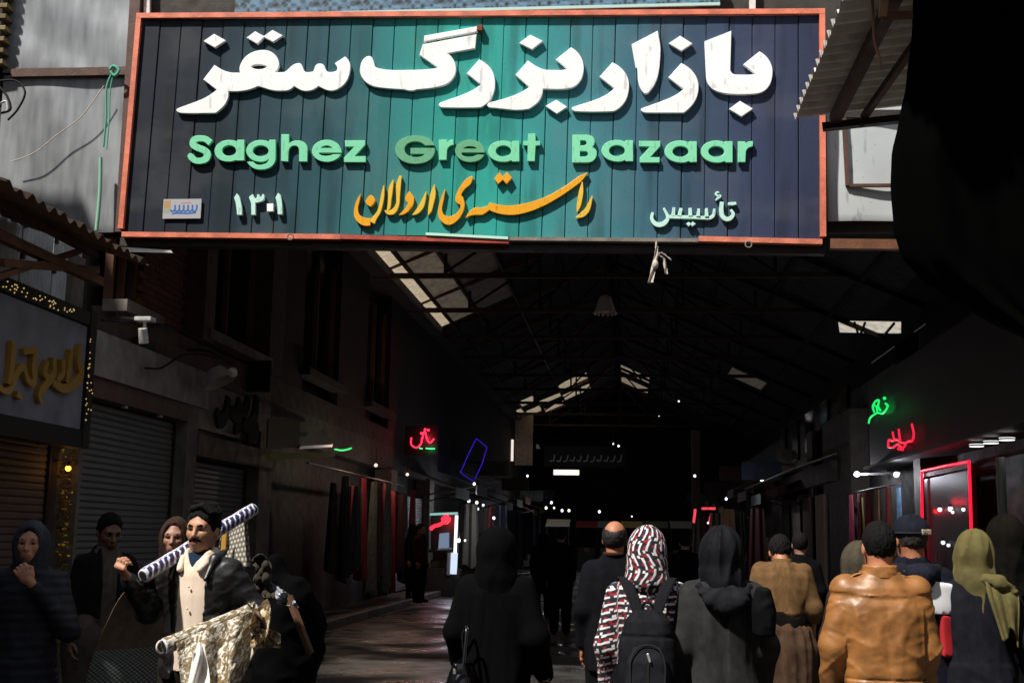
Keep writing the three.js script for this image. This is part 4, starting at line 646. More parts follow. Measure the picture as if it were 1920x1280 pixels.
  single('clothes_rail', new THREE.CylinderGeometry(0.02, 0.02, 9, 8).rotateX(Math.PI / 2).translate(-5.45, 2.78, -25), M.steel, 'steel rail holding the cloths along the left side', 'rail');
  // lit display case
  const kz = 33, K = thing('display_case', 'lit glass display case with white tubes on the left side', 'display case', onZ(830, 1095, kz)), kp = (x, y, z = kz) => onZ(x, y, z).sub(K.position);
  const white = glow('#dfeef4', 1.5), kb = (n, a, b, w, m) => part(n, bar(kp(...a), kp(...b), w, w), m, K);
  kb('light_tube', [856, 966], [853, 1040], 0.07, white); kb('light_tube', [852, 1036], [850, 1076], 0.16, glow('#b8c6dc', 1.0)); kb('post', [842, 1036], [840, 1078], 0.08, M.galv); kb('post', [806, 964], [806, 1030], 0.05, mat('#5d7f86', 0.4)); kb('rail', [806, 964], [858, 962], 0.06, glow('#9fe0d8', 0.5)); kb('rail', [820, 1030], [846, 1028], 0.05, M.galv);
  part('pane', quad(kp(822, 1028), kp(842, 1027), kp(842, 998), kp(824, 1000), 0.02), glow('#7f93b0', 0.5), K); part('base', box(0.9, 0.8, 0.5, 0, 0.0, -0.3), M.dark, K); part('back', quad(kp(803, 1035, kz + 0.4), kp(860, 1035, kz + 0.4), kp(860, 960, kz + 0.4), kp(803, 960, kz + 0.4), 0.02), mat('#102622', 0.4), K);
  const kl = new THREE.RectAreaLight('#dcecff', 1.6, 0.5, 1.2); kl.position.copy(onZ(850, 1020, kz - 0.15)); kl.lookAt(-1, 0.8, -20); scene.add(kl);
  neon('neon_word', 'blurred red neon writing on the lit display case', '#ff2030', 2.4, [[[807, 992], [814, 986], [822, 984], [832, 978], [838, 970]], [[834, 966], [842, 972], [836, 980], [830, 972], [838, 968]]], 1.6, -5, 0.05, zf(kz - 0.2));
  // ------------------------------------------------------------ bulbs down the passage
  const bulbs = [[879, 939, 38, 1.3], [894, 942, 40, 1.3], [896, 954, 40, 1], [906, 947, 42, 1.1], [926, 971, 36, 1.2], [889, 907, 36, 1.2], [993, 964, 60, 0.9], [979, 978, 60, 0.9], [993, 980, 60, 0.9], [1024, 952, 56, 1.1], [1034, 942, 56, 1.1], [1039, 952, 58, 0.8], [1054, 957, 60, 1.1], [1067, 957, 60, 1.1], [1124, 959, 54, 1.1], [989, 892, 60, 0.9], [1160, 836, 66, 0.9], [1273, 752, 58, 0.7], [1236, 779, 60, 0.6], [1303, 892, 40, 1.1], [1362, 935, 36, 1.1], [1328, 980, 34, 0.8], [1185, 968, 50, 0.6], [860, 1013, 32, 1.6], [872, 1013, 32, 0.9], [1150, 832, 66, 0.6]];
  bulbs.forEach(([x, y, z, s], i) => {
    const p = onZ(x, y, z), r = 0.00135 * z * s, o = thing('light_bulb', 'bare white bulb glowing far down the dark passage', 'light bulb', p, 0, 'white bulbs far down the passage');
    part('bulb', new THREE.SphereGeometry(r * 0.68, 12, 8).scale(1, 1.15, 1), glow(i % 4 === 1 ? '#fff2dc' : '#f3f6ff', 1.8), o); part('socket', new THREE.CylinderGeometry(r * 0.35, r * 0.4, r, 8).translate(0, r * 1.3, 0), M.black, o); part('cord', new THREE.CylinderGeometry(0.006, 0.006, 0.8, 5).translate(0, r * 1.8 + 0.4, 0), M.black, o);
    if (i % 2 === 0) { const l = new THREE.PointLight('#f3f4ff', 0.9); l.position.copy(p); l.castShadow = true; l.shadow.radius = Math.min(1.5, r * 25); scene.add(l); }
  });
  const q = onX(1433, 899, 4.3), o2 = thing('light_bulb', 'large bright bulb under the right awning', 'light bulb', q); part('bulb', new THREE.SphereGeometry(0.1, 14, 10).scale(1.2, 0.8, 1.2), glow('#ffffff', 3), o2); part('socket', new THREE.CylinderGeometry(0.05, 0.05, 0.1, 8).translate(0, 0.1, 0), M.black, o2);
  const ql = new THREE.PointLight('#fff8ec', 0.35); ql.position.copy(q); ql.castShadow = true; ql.shadow.radius = 1; scene.add(ql);
  neon('neon_outline', 'faint red lit window frame far along the right side', '#ff4a5a', 0.7, [[[1301, 980], [1304, 954]], [[1316, 953], [1342, 953]], [[1334, 962], [1331, 978]]], 0.5, 4.4, 0.05, zf(44));
  // shop awnings, boards and goods that line the far passage
  const tones = ['#6f675c', '#4b5a52', '#7b4038', '#39485c', '#857a5e', '#5a4634', '#7d7f80', '#47382f'];
  for (let i = 0; i < 9; i++) for (const e of [-1, 1]) {
    const z = 35 + i * 4.6 + (e > 0 ? 1.7 : 0), X0 = e < 0 ? -5.95 : 4.9, c = tones[(i * 3 + (e > 0 ? 2 : 0)) % 8], side = e < 0 ? 'left' : 'right', nth = ['first', 'second', 'third', 'fourth', 'fifth', 'sixth', 'seventh', 'eighth', 'ninth'][i];
    const y = 2.9 + 0.25 * ((i * 7) % 3), t = thing('shop_awning', nth + ' small awning along the far ' + side + ' side, counted inward', 'awning', [X0, y, -z], 0, 'awnings along the far passage');
    part('canopy', quad(V(0, 0.45, 1.4), V(0, 0.45, -1.4), V(-e * 1.2, 0, -1.4), V(-e * 1.2, 0, 1.4), 0.03), tinted(c, 0.85), t); part('front_board', box(0.04, 0.3, 2.8, -e * 1.2, -0.12, 0), tinted(tones[(i * 5 + 1) % 8], 0.85), t); part('arm', bar(V(0, -0.3, 1.3), V(-e * 1.2, 0, 1.3), 0.04), M.steel, t); part('arm', bar(V(0, -0.3, -1.3), V(-e * 1.2, 0, -1.3), 0.04), M.steel, t);
    const s = single('stacked_goods', [0, 1, 2, 3].map((k) => rbox(0.6 - 0.05 * k, 0.4, 0.9 - 0.15 * ((k + i) % 3), 0.04, X0 - e * (0.7 + 0.1 * ((k * i) % 3)), 0.33 + k * 0.39, -z + 0.2 * ((k * 3 + i) % 4) - 0.3)), tinted(tones[(i * 2 + 5) % 8], 0.9), nth + ' stack of goods under the far ' + side + ' awnings, counted inward', 'goods', null, 'stacked goods along the far passage'); s.userData.kind = 'stuff';
    if (i % 2 === 0 && i + e > -1) { const b = thing('hanging_board', nth + ' board hung out over the far ' + side + ' side, counted inward', 'sign', [X0 - e * 0.9, 3.7 + 0.2 * (i % 3), -z - 1.2], 0, 'boards hung out over the far passage'); part('board', box(1.2, 0.55, 0.06), tinted(tones[(i + 3) % 8], 0.7), b); part('hanger', bar(V(-e * -0.6, 0.2, 0), V(e * 0.95, 0.2, 0), 0.04), M.steel, b); }
  }
  const cl = ['#8d8a80', '#5c3a3c', '#6d7076', '#3f4a56', '#8a6b4e', '#777d6e', '#913c3c', '#4c4652'];
  for (let i = 0; i < 16; i++) for (const e of [-1, 1]) { const z = 37 + i * 1.35, X0 = e < 0 ? -4.75 : 3.75, y0 = 0.7 + 0.5 * ((i * 5) % 4) / 3, n = ['first', 'second', 'third', 'fourth', 'fifth', 'sixth', 'seventh', 'eighth', 'ninth', 'tenth', 'eleventh', 'twelfth', 'thirteenth', 'fourteenth', 'fifteenth', 'sixteenth'][i];
    single('hanging_garment', sheet((u, v) => V(X0 - e * 0.25 * ((i * 3) % 4) + (u - 0.5) * 0.55 * (1 - 0.3 * v), lerp(y0 + 0.06 * Math.sin(u * 8 + i), 2.55, v), -z + 0.06 * Math.sin(u * 13 + i)), 14, 5, 1, 2, 0.01), mat(cl[(i * 3 + (e > 0 ? 1 : 0)) % 8], 0.9), n + ' garment hung out along the far ' + (e < 0 ? 'left' : 'right') + ' stalls, counted inward', 'garment', null, 'garments hung out along the far stalls'); }
  single('cloth_line', [-1, 1].map((e) => bar(V(e < 0 ? -4.75 : 3.75, 2.58, -36.5), V(e < 0 ? -4.75 : 3.75, 2.58, -58), 0.02)), M.black, 'thin lines carrying the garments along the far stalls', 'line').userData.kind = 'stuff';
  // stalls standing across the far end
  for (let i = 0; i < 7; i++) { const x = -3.6 + i * 1.25, z = 63 + 3 * ((i * 4) % 5) / 2, n = ['first', 'second', 'third', 'fourth', 'fifth', 'sixth', 'seventh'][i], t = thing('market_stall', n + ' small stall from the left across the far end of the passage', 'stall', [x, 0, -z], 0, 'stalls across the far end');
    part('counter', rbox(1.0, 0.85, 0.7, 0.02, 0, 0.43, 0), tinted(tones[i % 8], 0.9), t); part('canopy', quad(V(-0.6, 2.15, 0.6), V(0.6, 2.15, 0.6), V(0.6, 2.5, -0.5), V(-0.6, 2.5, -0.5), 0.03), mat(['#b8b2a4', '#8c3a34', '#6f7f8a', '#a08a58', '#5d6b58', '#9a9aa0', '#7a4a3a'][i], 0.9), t);
    for (const [px, pz] of [[-0.55, 0.5], [0.55, 0.5], [-0.55, -0.45], [0.55, -0.45]]) part('post', new THREE.CylinderGeometry(0.025, 0.025, 2.2, 6).translate(px, 1.1, pz), M.steel, t);
    for (let k = 0; k < 3; k++) part('crate', rbox(0.28, 0.22, 0.4, 0.015, -0.32 + k * 0.32, 0.97, 0.1), mat(cl[(i + k * 3) % 8], 0.9), t); }
  // far panels in the middle
  const lw = (x0, y0, x1, y1, Z, th = 0.1) => { const a = onZ(x0, y1, Z), c = onZ(x1, y0, Z); return box(c.x - a.x, c.y - a.y, th, (a.x + c.x) / 2, (a.y + c.y) / 2, -Z); };
  single('hanging_banner', lw(1020, 838, 1172, 874, 61), mat('#0c0c0e', 0.7), 'dark banner across the far passage with faint grey writing', 'banner');
  const faint = mat('#a2a3a8', 0.8), bz = new THREE.Group(); { const bn = scene.children.at(-1); const g = []; for (let i = 0; i < 11; i++) { const x = 1166 - i * 12.6; const c = [[x, 852 + (i * 7) % 5], [x - 3, 864], [x - 9, 865 - (i * 5) % 4]].map(([a, d]) => onZ(a, d, 60.92)); part('letter', tube(c, 0.035, 10, 5), faint, bn); } }
  single('far_wall', lw(965, 775, 1000, 872, 63), tinted('#a08a76', 0.9), 'pale wall piece far down the passage below the roof', 'wall');
  single('glow_panel', lw(1038, 881, 1086, 890, 63), glow('#fff6e8', 0.9), 'glowing panel standing in for a slot of daylight far down the passage under the banner', 'light');  // emissive panel, daylight put in as glow
  single('glow_panel', lw(958, 824, 963, 864, 62), glow('#f6e8dc', 0.7), 'narrow glowing strip standing in for the lit upright edge of the far pale wall', 'light');  // emissive strip, lit edge put in as glow
}

// ---------------------------------------------------------------- figures: smooth fields meshed on a grid
const smin = (a, b, k) => { const h = Math.max(k - Math.abs(a - b), 0) / k; return Math.min(a, b) - h * h * k * 0.25; };
const cap = (a, b, ra, rb = ra) => { const [ax, ay, az] = a, dx = b[0] - ax, dy = b[1] - ay, dz = b[2] - az, dd = dx * dx + dy * dy + dz * dz || 1e-9; return (x, y, z) => { const px = x - ax, py = y - ay, pz = z - az, h = Math.min(1, Math.max(0, (px * dx + py * dy + pz * dz) / dd)), qx = px - dx * h, qy = py - dy * h, qz = pz - dz * h; return Math.sqrt(qx * qx + qy * qy + qz * qz) - (ra + (rb - ra) * h); }; };
const ell = (c, r) => (x, y, z) => { const px = x - c[0], py = y - c[1], pz = z - c[2], a = px / r[0], b = py / r[1], d = pz / r[2], k0 = Math.sqrt(a * a + b * b + d * d), e = px / (r[0] * r[0]), f = py / (r[1] * r[1]), g = pz / (r[2] * r[2]), k1 = Math.sqrt(e * e + f * f + g * g) || 1e-6; return k0 * (k0 - 1) / k1; };
// stack of rounded sections [y, half width, half depth, z offset, x offset]
const loft = (P, n = 2.4) => (x, y, z) => {
  const yy = Math.min(P[P.length - 1][0], Math.max(P[0][0], y)); let i = 0; while (i < P.length - 2 && yy > P[i + 1][0]) i++;
  const a = P[i], b = P[i + 1]; let t = (yy - a[0]) / (b[0] - a[0]); t = t * t * (3 - 2 * t) * 0.5 + t * 0.5;
  const w = a[1] + (b[1] - a[1]) * t, d = a[2] + (b[2] - a[2]) * t, zo = (a[3] ?? 0) + ((b[3] ?? 0) - (a[3] ?? 0)) * t, xo = (a[4] ?? 0) + ((b[4] ?? 0) - (a[4] ?? 0)) * t;
  const q = Math.pow(Math.pow(Math.abs((x - xo) / w), n) + Math.pow(Math.abs((z - zo) / d), n), 1 / n), dh = (q - 1) * Math.min(w, d), dy = Math.max(P[0][0] - y, y - P[P.length - 1][0]);
  return dy > 0 ? Math.sqrt(Math.max(dh, 0) ** 2 + dy * dy) : Math.max(dh, dy);
};
const union = (prims, k) => (x, y, z) => { let d = prims[0](x, y, z); for (let i = 1; i < prims.length; i++) d = smin(d, prims[i](x, y, z), k); return d; };
const carve = (f, g, k = 0.01) => (x, y, z) => -smin(-f(x, y, z), g(x, y, z), k);
const common = (f, g) => (x, y, z) => Math.max(f(x, y, z), g(x, y, z));
const puff = (f, disp) => (x, y, z) => { const d = f(x, y, z); return d > 0.06 || d < -0.06 ? d : d - disp(x, y, z); };
function nets(f, lo, hi, h, uvFn) {
  const N = [0, 1, 2].map((k) => Math.ceil((hi[k] - lo[k]) / h) + 1), [nx, ny, nz] = N, S = new Float32Array(nx * ny * nz), id = new Int32Array(nx * ny * nz).fill(-1), pos = [], idx = [], at = (i, j, k) => (k * ny + j) * nx + i;
  for (let k = 0; k < nz; k++) for (let j = 0; j < ny; j++) for (let i = 0; i < nx; i++) S[at(i, j, k)] = f(lo[0] + i * h, lo[1] + j * h, lo[2] + k * h);
  const E = [[0, 1], [2, 3], [4, 5], [6, 7], [0, 2], [1, 3], [4, 6], [5, 7], [0, 4], [1, 5], [2, 6], [3, 7]], c = new Float32Array(8);
  for (let k = 0; k < nz - 1; k++) for (let j = 0; j < ny - 1; j++) for (let i = 0; i < nx - 1; i++) {
    let m = 0; for (let q = 0; q < 8; q++) { c[q] = S[at(i + (q & 1), j + (q >> 1 & 1), k + (q >> 2))]; if (c[q] < 0) m++; }
    if (m === 0 || m === 8) continue;
    let x = 0, y = 0, z = 0, n = 0;
    for (const [a, b] of E) if ((c[a] < 0) !== (c[b] < 0)) { const t = c[a] / (c[a] - c[b]); x += (a & 1) + t * ((b & 1) - (a & 1)); y += (a >> 1 & 1) + t * ((b >> 1 & 1) - (a >> 1 & 1)); z += (a >> 2) + t * ((b >> 2) - (a >> 2)); n++; }
    id[at(i, j, k)] = pos.length / 3; pos.push(lo[0] + (i + x / n) * h, lo[1] + (j + y / n) * h, lo[2] + (k + z / n) * h);
  }
  const face = (a, b, d, e, flip) => { if (a < 0 || b < 0 || d < 0 || e < 0) return; flip ? idx.push(a, d, b, a, e, d) : idx.push(a, b, d, a, d, e); };
  for (let k = 1; k < nz - 1; k++) for (let j = 1; j < ny - 1; j++) for (let i = 1; i < nx - 1; i++) {
    const s = S[at(i, j, k)] < 0;
    if (s !== S[at(i + 1, j, k)] < 0) face(id[at(i, j - 1, k - 1)], id[at(i, j, k - 1)], id[at(i, j, k)], id[at(i, j - 1, k)], !s);
    if (s !== S[at(i, j + 1, k)] < 0) face(id[at(i - 1, j, k - 1)], id[at(i - 1, j, k)], id[at(i, j, k)], id[at(i, j, k - 1)], !s);
    if (s !== S[at(i, j, k + 1)] < 0) face(id[at(i - 1, j - 1, k)], id[at(i, j - 1, k)], id[at(i, j, k)], id[at(i - 1, j, k)], !s);
  }
  const g = new THREE.BufferGeometry(); g.setAttribute('position', new THREE.Float32BufferAttribute(pos, 3)); g.setIndex(idx); g.computeVertexNormals();
  const uv = new Float32Array(pos.length / 3 * 2); const U = uvFn ?? ((x, y, z) => [Math.atan2(x, z) * 0.2, y]);
  for (let i = 0; i < pos.length / 3; i++) { const q = U(pos[i * 3], pos[i * 3 + 1], pos[i * 3 + 2]); uv[i * 2] = q[0]; uv[i * 2 + 1] = q[1]; }
  g.setAttribute('uv', new THREE.BufferAttribute(uv, 2)); return g;
}
// folds of cloth
const ridge3 = (x, y, z) => { const r = 1 - Math.abs(2 * noise3(x, y, z) - 1); return r * (0.35 + 0.65 * r); };
const folds = (amp, fx, fy, seed = 0, drop = 0) => (x, y, z) => { const a = Math.atan2(x, z), w = noise3(x * 3.5 + seed, y * 2.5, z * 3.5); return amp * 1.15 * (ridge3(a * fx * 0.75 + seed + w * 1.4, y * fy * 0.3 + w, seed) - 0.45) + amp * 0.45 * (ridge3(a * fx * 1.3 + seed + 9, y * fy * 0.9 - a * (1.2 + drop) + w * 1.6, seed + 4) - 0.4); };
const creases = (amp, f, seed) => (x, y, z) => { const w = noise3(x * f * 0.5 + seed, y * f * 0.5, z * f * 0.5) * 1.5; return amp * (0.8 * ridge3((x + y * 0.7) * f * 0.7 + seed + w, (y - x * 0.5) * f * 1.5 + w, z * f * 0.7) + 0.3 * ridge3((x - y * 0.5) * f * 1.4 + seed, (y + x * 0.6) * f * 2.4 + w * 2, z * f * 1.4) - 0.5); };

function colored(g, fn) { const p = g.attributes.position, c = new Float32Array(p.count * 3); for (let i = 0; i < p.count; i++) c.set(fn(p.getX(i), p.getY(i), p.getZ(i)), i * 3); g.setAttribute('color', new THREE.BufferAttribute(c, 3)); return g; }
function join(list) { const q = list.map((g) => { const n = g.index ? g.toNonIndexed() : g; for (const k of Object.keys(n.attributes)) if (!['position', 'normal', 'uv', 'color'].includes(k)) n.deleteAttribute(k); return n; }); return mergeGeometries(q); }

// ---- head: origin half way between chin and crown, face to +z
function headField(o = {}) {
  const w = o.wide ?? 1;
  const p = [ell([0, 0.026, -0.012], [0.076 * w, 0.094, 0.095]), ell([0, -0.030, 0.020], [0.060 * w, 0.084, 0.068]), cap([-0.026, -0.078, 0.03], [0.026, -0.078, 0.03], 0.028 * w), cap([0, -0.098, 0.056], [0, -0.096, 0.05], 0.019), ell([0.038, -0.02, 0.058], [0.022, 0.022, 0.02]), ell([-0.038, -0.02, 0.058], [0.022, 0.022, 0.02]), cap([-0.036, 0.023, 0.075], [0.036, 0.023, 0.075], 0.013), cap([0, -0.06, 0.079], [0, -0.066, 0.08], 0.02)];
  let f = union(p, 0.026);
  f = carve(f, union([ell([0.031, 0.004, 0.095], [0.021, 0.013, 0.019]), ell([-0.031, 0.004, 0.095], [0.021, 0.013, 0.019])], 0.001), 0.014);
  const fine = union([cap([0, 0.014, 0.085], [0, -0.03, 0.107], 0.0085, 0.0125), cap([-0.011, -0.034, 0.094], [0.011, -0.034, 0.094], 0.0085), cap([-0.019, -0.0605, 0.088], [0.019, -0.0605, 0.088], 0.0062), cap([-0.015, -0.071, 0.087], [0.015, -0.071, 0.087], 0.0075), cap([0.02, 0.0125, 0.087], [0.042, 0.0115, 0.079], 0.0045), cap([-0.02, 0.0125, 0.087], [-0.042, 0.0115, 0.079], 0.0045)], 0.006);
  const ears = union([ell([0.077 * w, -0.010, -0.010], [0.010, 0.031, 0.019]), ell([-0.077 * w, -0.010, -0.010], [0.010, 0.031, 0.019])], 0.002), neck = cap([0, -0.06, -0.028], [0, -0.21, -0.035], 0.053, 0.060);
  return (x, y, z) => smin(smin(smin(f(x, y, z), fine(x, y, z), 0.012), ears(x, y, z), 0.012), neck(x, y, z), 0.03);
}
const HEADS = {};
function headGeo(key, o) { return HEADS[key] ??= nets(headField(o), [-0.105, -0.22, -0.13], [0.105, 0.14, 0.14], 0.0045); }
// ---- relaxed or gripping hand: wrist at the origin, fingers along -y, palm to +z, thumb to +x
const HANDS = {};
function handGeo(kind) {
  return HANDS[kind] ??= (() => {
    const bend = kind === 'grip' ? [1.05, 1.2, 0.8] : [0.28, 0.35, 0.25], p = [ell([0, -0.05, 0], [0.040, 0.052, 0.017]), cap([0, 0.03, 0], [0, -0.02, 0], 0.026, 0.027), cap([-0.027, -0.085, 0], [0.027, -0.088, 0], 0.013)];
    [[-0.030, 0.030, 0.0075], [-0.010, 0.037, 0.0085], [0.011, 0.039, 0.009], [0.031, 0.034, 0.0085]].forEach(([x, l, r], i) => { let q = [x, -0.09, 0.0], a = 0; [l, l * 0.66, l * 0.5].forEach((s, j) => { a += bend[j] + i * 0.02; const n = [q[0] + x * 0.08, q[1] - Math.cos(a) * s, q[2] + Math.sin(a) * s]; p.push(cap(q, n, r * (1 - j * 0.1), r * (0.92 - j * 0.12))); q = n; }); });
    const t = kind === 'grip' ? [[0.03, -0.03, 0.008], [0.048, -0.062, 0.03], [0.03, -0.088, 0.05], [0.008, -0.094, 0.056]] : [[0.03, -0.03, 0.005], [0.052, -0.06, 0.018], [0.058, -0.088, 0.028], [0.056, -0.108, 0.034]];
    for (let j = 0; j < 3; j++) p.push(cap(t[j], t[j + 1], 0.013 - j * 0.002, 0.011 - j * 0.002));
    return nets(union(p, 0.009), [-0.06, -0.2, -0.04], [0.09, 0.06, 0.1], 0.004);
  })();
}
function placeHand(kind, elbow, wrist, side, palm) {                                              // palm: direction that the palm looks to
  const dir = V(...wrist).sub(V(...elbow)).normalize(), y = dir.clone().negate(), z = V(...palm).addScaledVector(y, -V(...palm).dot(y)).normalize(), x = y.clone().cross(z), g = handGeo(kind).clone();
  if (side < 0) { g.scale(-1, 1, 1); const ix = g.index.array; for (let i = 0; i < ix.length; i += 3) [ix[i], ix[i + 1]] = [ix[i + 1], ix[i]]; g.computeVertexNormals(); }
  return g.applyMatrix4(new THREE.Matrix4().makeBasis(x, y, z).setPosition(...wrist));
}
const REST = { L: [[0.255, 1.13, -0.03], [0.27, 0.89, 0.05]], R: [[-0.255, 1.13, -0.03], [-0.27, 0.89, 0.05]] }, NAR = 0.82;
// ---- a person of 1.72 m in local metres, scaled to the height in view; face to +z
function person(o) {
  const top = onZ(o.px, o.py, o.Z), H = top.y - (o.ground ?? 0), s = o.s ?? H / (1.722 - (o.drop ?? 0)), g = thing('person', o.label, 'person', [top.x, o.ground ?? 0, -o.Z], o.yaw ?? 0);
  g.scale.setScalar(s);
  const nar = o.nar ?? NAR, near = (a, grip) => a.map(([x, y, z]) => [grip ? x : x * nar, y, z]), A = { L: near(o.L ?? REST.L, o.gripL), R: near(o.R ?? REST.R, o.gripR) }, hc = o.head ?? [0, 1.602 - (o.drop ?? 0), o.fwd ?? 0.01];
  const HM = new THREE.Matrix4().makeRotationFromEuler(new THREE.Euler(o.tilt ?? 0, o.turn ?? 0, o.roll ?? 0, 'YXZ')).setPosition(...hc);
  const skin = lin(o.skin ?? '#b07a5c'), beard = o.beard ?? 0;
  const hg = colored(headGeo(o.woman ? 'w' : 'm', { wide: o.woman ? 0.94 : 1 }).clone(), (x, y, z) => { const lip = Math.exp(-(((y + 0.066) / 0.009) ** 2)) * (Math.abs(x) < 0.022 && z > 0.08 ? 1 : 0), bd = beard * sstep(-y, 0.02, 0.06) * (z > -0.02 ? 1 : 0), k = 0.9 + 0.2 * noise3(x * 60, y * 60, z * 60); return [skin.r * k * (1 - 0.12 * lip - 0.45 * bd), skin.g * k * (1 - 0.4 * lip - 0.42 * bd), skin.b * k * (1 - 0.35 * lip - 0.36 * bd)]; }).applyMatrix4(HM);
  const arm = (a, sx) => [cap([sx * 0.15, 1.385, -0.01], a[0], 0.042, 0.036), cap(a[0], a[1], 0.036, 0.026)];
  const inner = nets(union([loft([[0.86, 0.12, 0.08], [1.05, 0.115, 0.075], [1.3, 0.14, 0.085], [1.42, 0.1, 0.06], [1.46, 0.05, 0.05]]), ...arm(A.L, 1), ...arm(A.R, -1), cap([0, 1.4, -0.02], [hc[0], hc[1] - 0.1, hc[2] - 0.03], 0.05), cap([0.085, 0.88, 0], [0.095, 0.48, 0.02], 0.075, 0.05), cap([0.095, 0.48, 0.02], [0.095, 0.09, -0.01], 0.05, 0.036), cap([-0.085, 0.88, 0], [-0.095, 0.48, 0.02], 0.075, 0.05), cap([-0.095, 0.48, 0.02], [-0.095, 0.09, -0.01], 0.05, 0.036), cap([0.095, 0.05, -0.02], [0.1, 0.035, 0.12], 0.035, 0.025), cap([-0.095, 0.05, -0.02], [-0.1, 0.035, 0.12], 0.035, 0.025)], 0.03), [-0.55, 0, -0.25], [0.55, 1.62, 0.5], 0.024);
  const hands = [placeHand(o.gripL ? 'grip' : 'rest', A.L[0], A.L[1], 1, o.palmL ?? [-1, 0, 0.1]), placeHand(o.gripR ? 'grip' : 'rest', A.R[0], A.R[1], -1, o.palmR ?? [1, 0, 0.1])];
  const sk = (q) => colored(q, (x, y, z) => { const k = 0.9 + 0.2 * noise3(x * 50, y * 50, z * 50); return [skin.r * k, skin.g * k, skin.b * k]; });
  part('body', join([hg, sk(inner), ...hands.map(sk)]), SKIN, g);
  const onHead = (n, geo, m) => part(n, geo.applyMatrix4(HM), m, g);
  if (o.face) {
    for (const e of [-1, 1]) { const ey = onHead('eye', new THREE.SphereGeometry(0.0125, 14, 10).translate(e * 0.031, 0.003, 0.0725), EYESHADE); part('iris', new THREE.SphereGeometry(0.0068, 10, 8).translate(e * 0.031 + (o.look ?? 0), 0.003, 0.0797).applyMatrix4(HM), IRIS, ey);
      const q = o.woman ? 0.55 : 1; onHead('eyebrow', nets(union([cap([e * 0.013, 0.0185, 0.09], [e * 0.032, 0.0225 + (1 - q) * 0.004, 0.088], 0.0055 * q, 0.007 * q), cap([e * 0.032, 0.0225 + (1 - q) * 0.004, 0.088], [e * 0.052, 0.016, 0.072], 0.007 * q, 0.004 * q)], 0.004), [-0.06, 0.005, 0.05], [0.06, 0.045, 0.11], 0.002), HAIR); }
  }
  if (o.moustache) onHead('moustache', nets(union([cap([0, -0.048, 0.1], [0.018, -0.052, 0.094], 0.009, 0.0085), cap([0.018, -0.052, 0.094], [0.033, -0.061, 0.08], 0.0085, 0.004), cap([0, -0.048, 0.1], [-0.018, -0.052, 0.094], 0.009, 0.0085), cap([-0.018, -0.052, 0.094], [-0.033, -0.061, 0.08], 0.0085, 0.004)], 0.006), [-0.045, -0.08, 0.06], [0.045, -0.03, 0.12], 0.0028), HAIR);
  const api = { g, s, A, HM, onHead, put: (n, geo, m) => part(n, geo, m, g),
    hair: (col = HAIR, grow = 1, cutF = 0.06) => onHead('hair', nets(puff((x, y, z) => Math.max(Math.max(ell([0, 0.03, -0.016], [0.0785 * (o.woman ? 0.94 : 1) + 0.003 * grow, 0.0965 + 0.009 * grow, 0.098 + 0.005 * grow])(x, y, z), 0.86 * (z - cutF) - 0.5 * (y - 0.062)), -(y + 0.028) + 0.55 * (z + 0.02)), (x, y, z) => 0.007 * grow * (ridge3(x * 60 + y * 14, y * 22 + z * 30, z * 50) - 0.55) + 0.004 * (ridge3(x * 150, y * 40 + z * 30, z * 120) - 0.5)), [-0.115, -0.11, -0.14], [0.115, 0.16, 0.12], 0.004), col),
    // torso with sleeves
    coat: (n, m, c) => { const P = c.body.map((q) => { const t = sstep(q[0], 1.4, 1.5); return [q[0], q[1] * lerp(nar, 1, t), q[2] * lerp(0.92, 1, t), q[3] ?? 0, q[4] ?? 0]; }), k = c.k ?? 0.05, sl = (c.sleeve ?? 0.062) * 0.86, arms = c.bare ? [] : [1, -1].flatMap((e) => { const a = e > 0 ? A.L : A.R; const w = a[1], el = a[0], t = c.cuff ?? 0.93, cw = [0, 1, 2].map((q) => el[q] + (w[q] - el[q]) * t); return [cap([e * (c.sw ?? 0.175) * 0.88, 1.39, -0.01], el, sl + 0.01, sl), ...(c.short ? [] : [cap(el, cw, sl, sl * 0.74)])]; });
      let f = union([loft(P, c.n ?? 2.4), ...arms], k); if (c.cut) f = carve(f, c.cut, 0.012); if (c.disp) f = puff(f, c.disp);
      const lo = P[0][0] - 0.05; return api.put(n, nets(f, [-0.62, lo, -0.42], [0.62, 1.62, 0.62], c.h ?? 0.0115, c.uv), m); },
    legs: (n, m, r = 1, d) => { let f = union([cap([0.09, 0.9, 0], [0.1, 0.5, 0.015], 0.115 * r, 0.085 * r), cap([0.1, 0.5, 0.015], [0.1, 0.09, -0.01], 0.085 * r, 0.068 * r), cap([-0.09, 0.9, 0], [-0.1, 0.5, 0.015], 0.115 * r, 0.085 * r), cap([-0.1, 0.5, 0.015], [-0.1, 0.09, -0.01], 0.085 * r, 0.068 * r), cap([-0.06, 0.98, 0], [0.06, 0.98, 0], 0.12)], 0.03); if (d) f = puff(f, d); return api.put(n, nets(f, [-0.35, 0.02, -0.25], [0.35, 1.12, 0.25], 0.018), m); },
    shoes: (m = M.black) => { for (const e of [1, -1]) api.put('shoe', nets(union([cap([e * 0.1, 0.045, -0.045], [e * 0.105, 0.04, 0.06], 0.045), cap([e * 0.105, 0.04, 0.06], [e * 0.11, 0.032, 0.15], 0.045, 0.034)], 0.02), [-0.2, -0.01, -0.12], [0.2, 0.11, 0.21], 0.012), m); } };
  return api;
}
const SKIN = mat('#ffffff', 0.55, { vertexColors: true }), HAIR = mat('#0b0908', 0.85, { specularIntensity: 0.35 }), HAIRG = mat('#2b2522', 0.8), EYESHADE = mat('#5c554f', 0.5), IRIS = mat('#120b08', 0.2);  // eye whites coloured dark for the shade of the sockets
